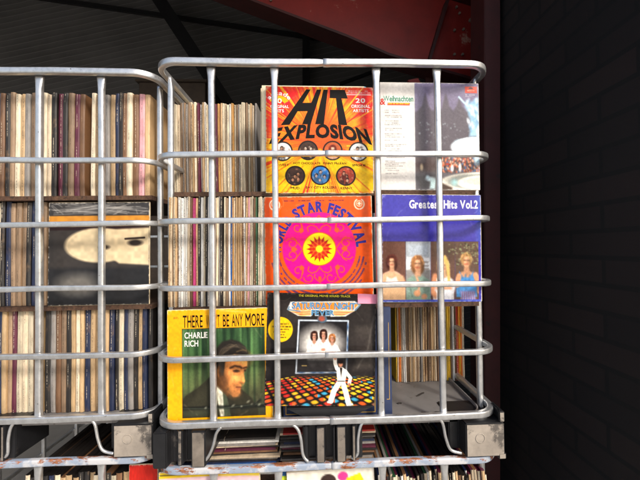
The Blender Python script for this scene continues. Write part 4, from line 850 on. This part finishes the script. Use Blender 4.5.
def brick_mat():
    m, nt, b = base_mat('black_brick'); tc = N(nt, 'ShaderNodeTexCoord'); sp = N(nt, 'ShaderNodeSeparateXYZ'); cb = N(nt, 'ShaderNodeCombineXYZ'); nt.links.new(tc.outputs['Object'], sp.inputs[0])
    ad = N(nt, 'ShaderNodeMath'); nt.links.new(sp.outputs[0], ad.inputs[0]); nt.links.new(sp.outputs[1], ad.inputs[1]); nt.links.new(ad.outputs[0], cb.inputs[0]); nt.links.new(sp.outputs[2], cb.inputs[1])
    br = N(nt, 'ShaderNodeTexBrick'); nt.links.new(cb.outputs[0], br.inputs['Vector']); br.inputs['Scale'].default_value = 1; br.inputs['Brick Width'].default_value = .24; br.inputs['Row Height'].default_value = .075; br.inputs['Mortar Size'].default_value = .007
    br.inputs['Color1'].default_value = (.016, .009, .008, 1); br.inputs['Color2'].default_value = (.007, .005, .005, 1); br.inputs['Mortar'].default_value = (.003, .003, .003, 1)
    nt.links.new(br.outputs['Color'], b.inputs['Base Color']); b.inputs['Roughness'].default_value = .8; bump(nt, b, br.outputs['Fac'], -.6, .006); return m
BRICK = brick_mat()
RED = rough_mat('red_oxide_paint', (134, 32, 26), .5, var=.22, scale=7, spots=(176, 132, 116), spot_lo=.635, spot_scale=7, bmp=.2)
REDD = rough_mat('dark_red_paint', (60, 18, 17), .6, var=.3, scale=9, spots=(34, 22, 20), spot_lo=.6, spot_scale=12, bmp=.2)  # darker red than the girder web, with near-black spots
DKST = rough_mat('dark_steel', (30, 30, 32), .6, var=.3, scale=8)
mb = MB(); mb.box(-6, 1.8, 2.9, 2.997, 0, 5); mb.build('back_wall', SHEET, shed)
mb = MB(); mb.box(-6, 3, -.25, 3.0, 5.003, 5.1); mb.build('roof', SHEET, shed)
mb = MB(); mb.box(-6.1, -6.003, -.25, 3, 0, 5); mb.build('side_wall', SHEET, shed)
mb = MB(); mb.box(.753, 1.8, -.2, .57, 0, 5); mb.build('brick_pier', BRICK, shed)
mb = MB(); mb.box(1.803, 2, -.1, 3.0, 0, 5); mb.build('brick_wall', BRICK, shed)
mb = MB(); mb.box(-6, .75, -.2, -.08, 3.4, 5); mb.build('sun_block_slab', DKST, shed)  # unseen slab added above the opening to keep sun off the interior
def plate(pts, Y0_, Y1_, name, mat, bev=0, parent=shed):
    P = [at(a, b, Y0_) for a, b in pts]; k = len(P); mb = MB()
    mb.add([(p.x, Y0_, p.z) for p in P] + [(p.x, Y1_, p.z) for p in P], [tuple(range(k)), tuple(reversed(range(k, 2 * k)))] + [(i, (i + 1) % k, k + (i + 1) % k, k + i) for i in range(k)])
    return mb.build(name, mat, parent, bevel=bev)
def bar_between(pts, Y0_, Y1_, th, name, mat, parent):
    P = [at(a, b, Y0_) for a, b in pts]; mb = MB()
    vs = []; 
    for p in P: vs += [(p.x, Y0_, p.z), (p.x, Y1_, p.z), (p.x, Y1_, p.z - th), (p.x, Y0_, p.z - th)]
    fs = []
    for i in range(len(P) - 1):
        for q in range(4): r = (q + 1) % 4; fs.append((i * 4 + q, i * 4 + r, i * 4 + 4 + r, i * 4 + 4 + q))
    fs += [(0, 1, 2, 3), tuple(len(P) * 4 - 4 + q for q in (3, 2, 1, 0))]
    mb.add(vs, fs); return mb.build(name, mat, parent)
LOWER = [at(a, b, 1.03) for a, b in ((100, -46), (215, -1), (300, 31), (345, 48), (384, 65), (424, 77), (520, 104))]
UPPER = [at(a, b, .95) for a, b in ((540, 30), (494, 14), (448, 0), (380, -26), (250, -150))]
def web():
    P = [(p.x, p.z) for p in LOWER + UPPER]; k = len(P); mb = MB()
    mb.add([(x, .945, z) for x, z in P] + [(x, .957, z) for x, z in P], [tuple(range(k)), tuple(reversed(range(k, 2 * k)))] + [(i, (i + 1) % k, k + (i + 1) % k, k + i) for i in range(k)]); return mb.build('girder', RED, shed)
gd = web()
def flange(P, y0, y1, th):
    mb = MB(); mb.add([(p.x, y, p.z - d) for p in P for y, d in ((y0, 0), (y1, 0), (y1, th), (y0, th))], [(i * 4 + q, i * 4 + (q + 1) % 4, i * 4 + 4 + (q + 1) % 4, i * 4 + 4 + q) for i in range(len(P) - 1) for q in range(4)] + [(0, 1, 2, 3), tuple(len(P) * 4 - 4 + q for q in (3, 2, 1, 0))]); mb.build('flange', REDD, gd)
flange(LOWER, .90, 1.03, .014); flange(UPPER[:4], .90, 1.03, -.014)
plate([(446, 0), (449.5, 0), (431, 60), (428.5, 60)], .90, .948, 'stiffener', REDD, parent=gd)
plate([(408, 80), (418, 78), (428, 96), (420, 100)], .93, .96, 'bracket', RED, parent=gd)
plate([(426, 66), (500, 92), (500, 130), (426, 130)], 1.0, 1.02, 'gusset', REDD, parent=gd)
def bolt(px, py, Y, r):
    p = at(px, py, Y); mb = MB(); mb.sweep([(p.x, Y, p.z), (p.x, Y - .012, p.z)], [(r * math.cos(R(60 * i)), r * math.sin(R(60 * i))) for i in range(6)], up=(0, 0, 1)); mb.build('bolt', BOLT, gd)
BOLT = rough_mat('dull_bolt', (132, 116, 104), .5, metal=0, var=.3, scale=60)
for a, b in ((456, 8), (459, 14), (470, 21), (477, 19), (454, 31), (463, 30), (454, 55), (462, 55), (266, -4), (271, 1), (487, 40), (486, 48)): bolt(a, b, .945, .011 if a > 465 else .007)
plate([(484.5, -160), (500.5, -160), (500.5, 760), (484.5, 760)], .42, .55, 'column', REDD, bev=.003)
plate([(148, -6), (163, -6), (240, 112), (225, 112)], 2.6, 2.7, 'brace', DKST)
plate([(302.5, 20), (309.5, 20), (309.5, 420), (302.5, 420)], 2.75, 2.85, 'post', DKST)
plate([(340, 82), (383, 66), (383, 69), (340, 85)], 2.5, 2.53, 'brace', DKST)
plate([(-200, -40), (500, 62), (500, 66), (-200, -36)], 2.85, 2.88, 'sheeting_rail', DKST)
# dark crate at the back
p0, p1 = at(172, 80, 1.75), at(205, 80, 1.75); mb = MB(); mb.box(p0.x - .25, p1.x, 1.75, 2.2, 0, p0.z - .02); mb.box(p0.x - .27, p1.x + .02, 1.73, 2.22, p0.z - .0195, p0.z)
tag(mb.build('wooden_crate', rough_mat('dark_wood', (60, 48, 38), .7, var=.3, scale=20), bevel=.003), 'dark wooden crate standing behind the main cage at left', 'crate')

# ------------------------------------------------------------------ light
EL, AZ = R(34), R(143)
w_ = bpy.data.worlds.new('World'); S.world = w_; w_.use_nodes = True; nt = w_.node_tree; bg = nt.nodes['Background']
sky = nt.nodes.new('ShaderNodeTexSky'); sky.sky_type = 'NISHITA'; sky.sun_disc = False; sky.sun_elevation = EL; sky.sun_rotation = AZ; sky.dust_density = 3
nt.links.new(sky.outputs[0], bg.inputs[0]); bg.inputs[1].default_value = .12
sd = Vector((math.sin(AZ) * math.cos(EL), math.cos(AZ) * math.cos(EL), math.sin(EL)))
sl = bpy.data.lights.new('sun', 'SUN'); sl.energy = 1.5; sl.angle = R(10); sl.color = (1, .95, .88)
so = bpy.data.objects.new('sun', sl); COL.objects.link(so); so.rotation_euler = sd.to_track_quat('Z', 'Y').to_euler(); so.location = sd * 10
S.view_settings.view_transform = 'Standard'; S.view_settings.look = 'None'; S.view_settings.exposure = .95; S.view_settings.gamma = 1
S.cycles.max_bounces = 6
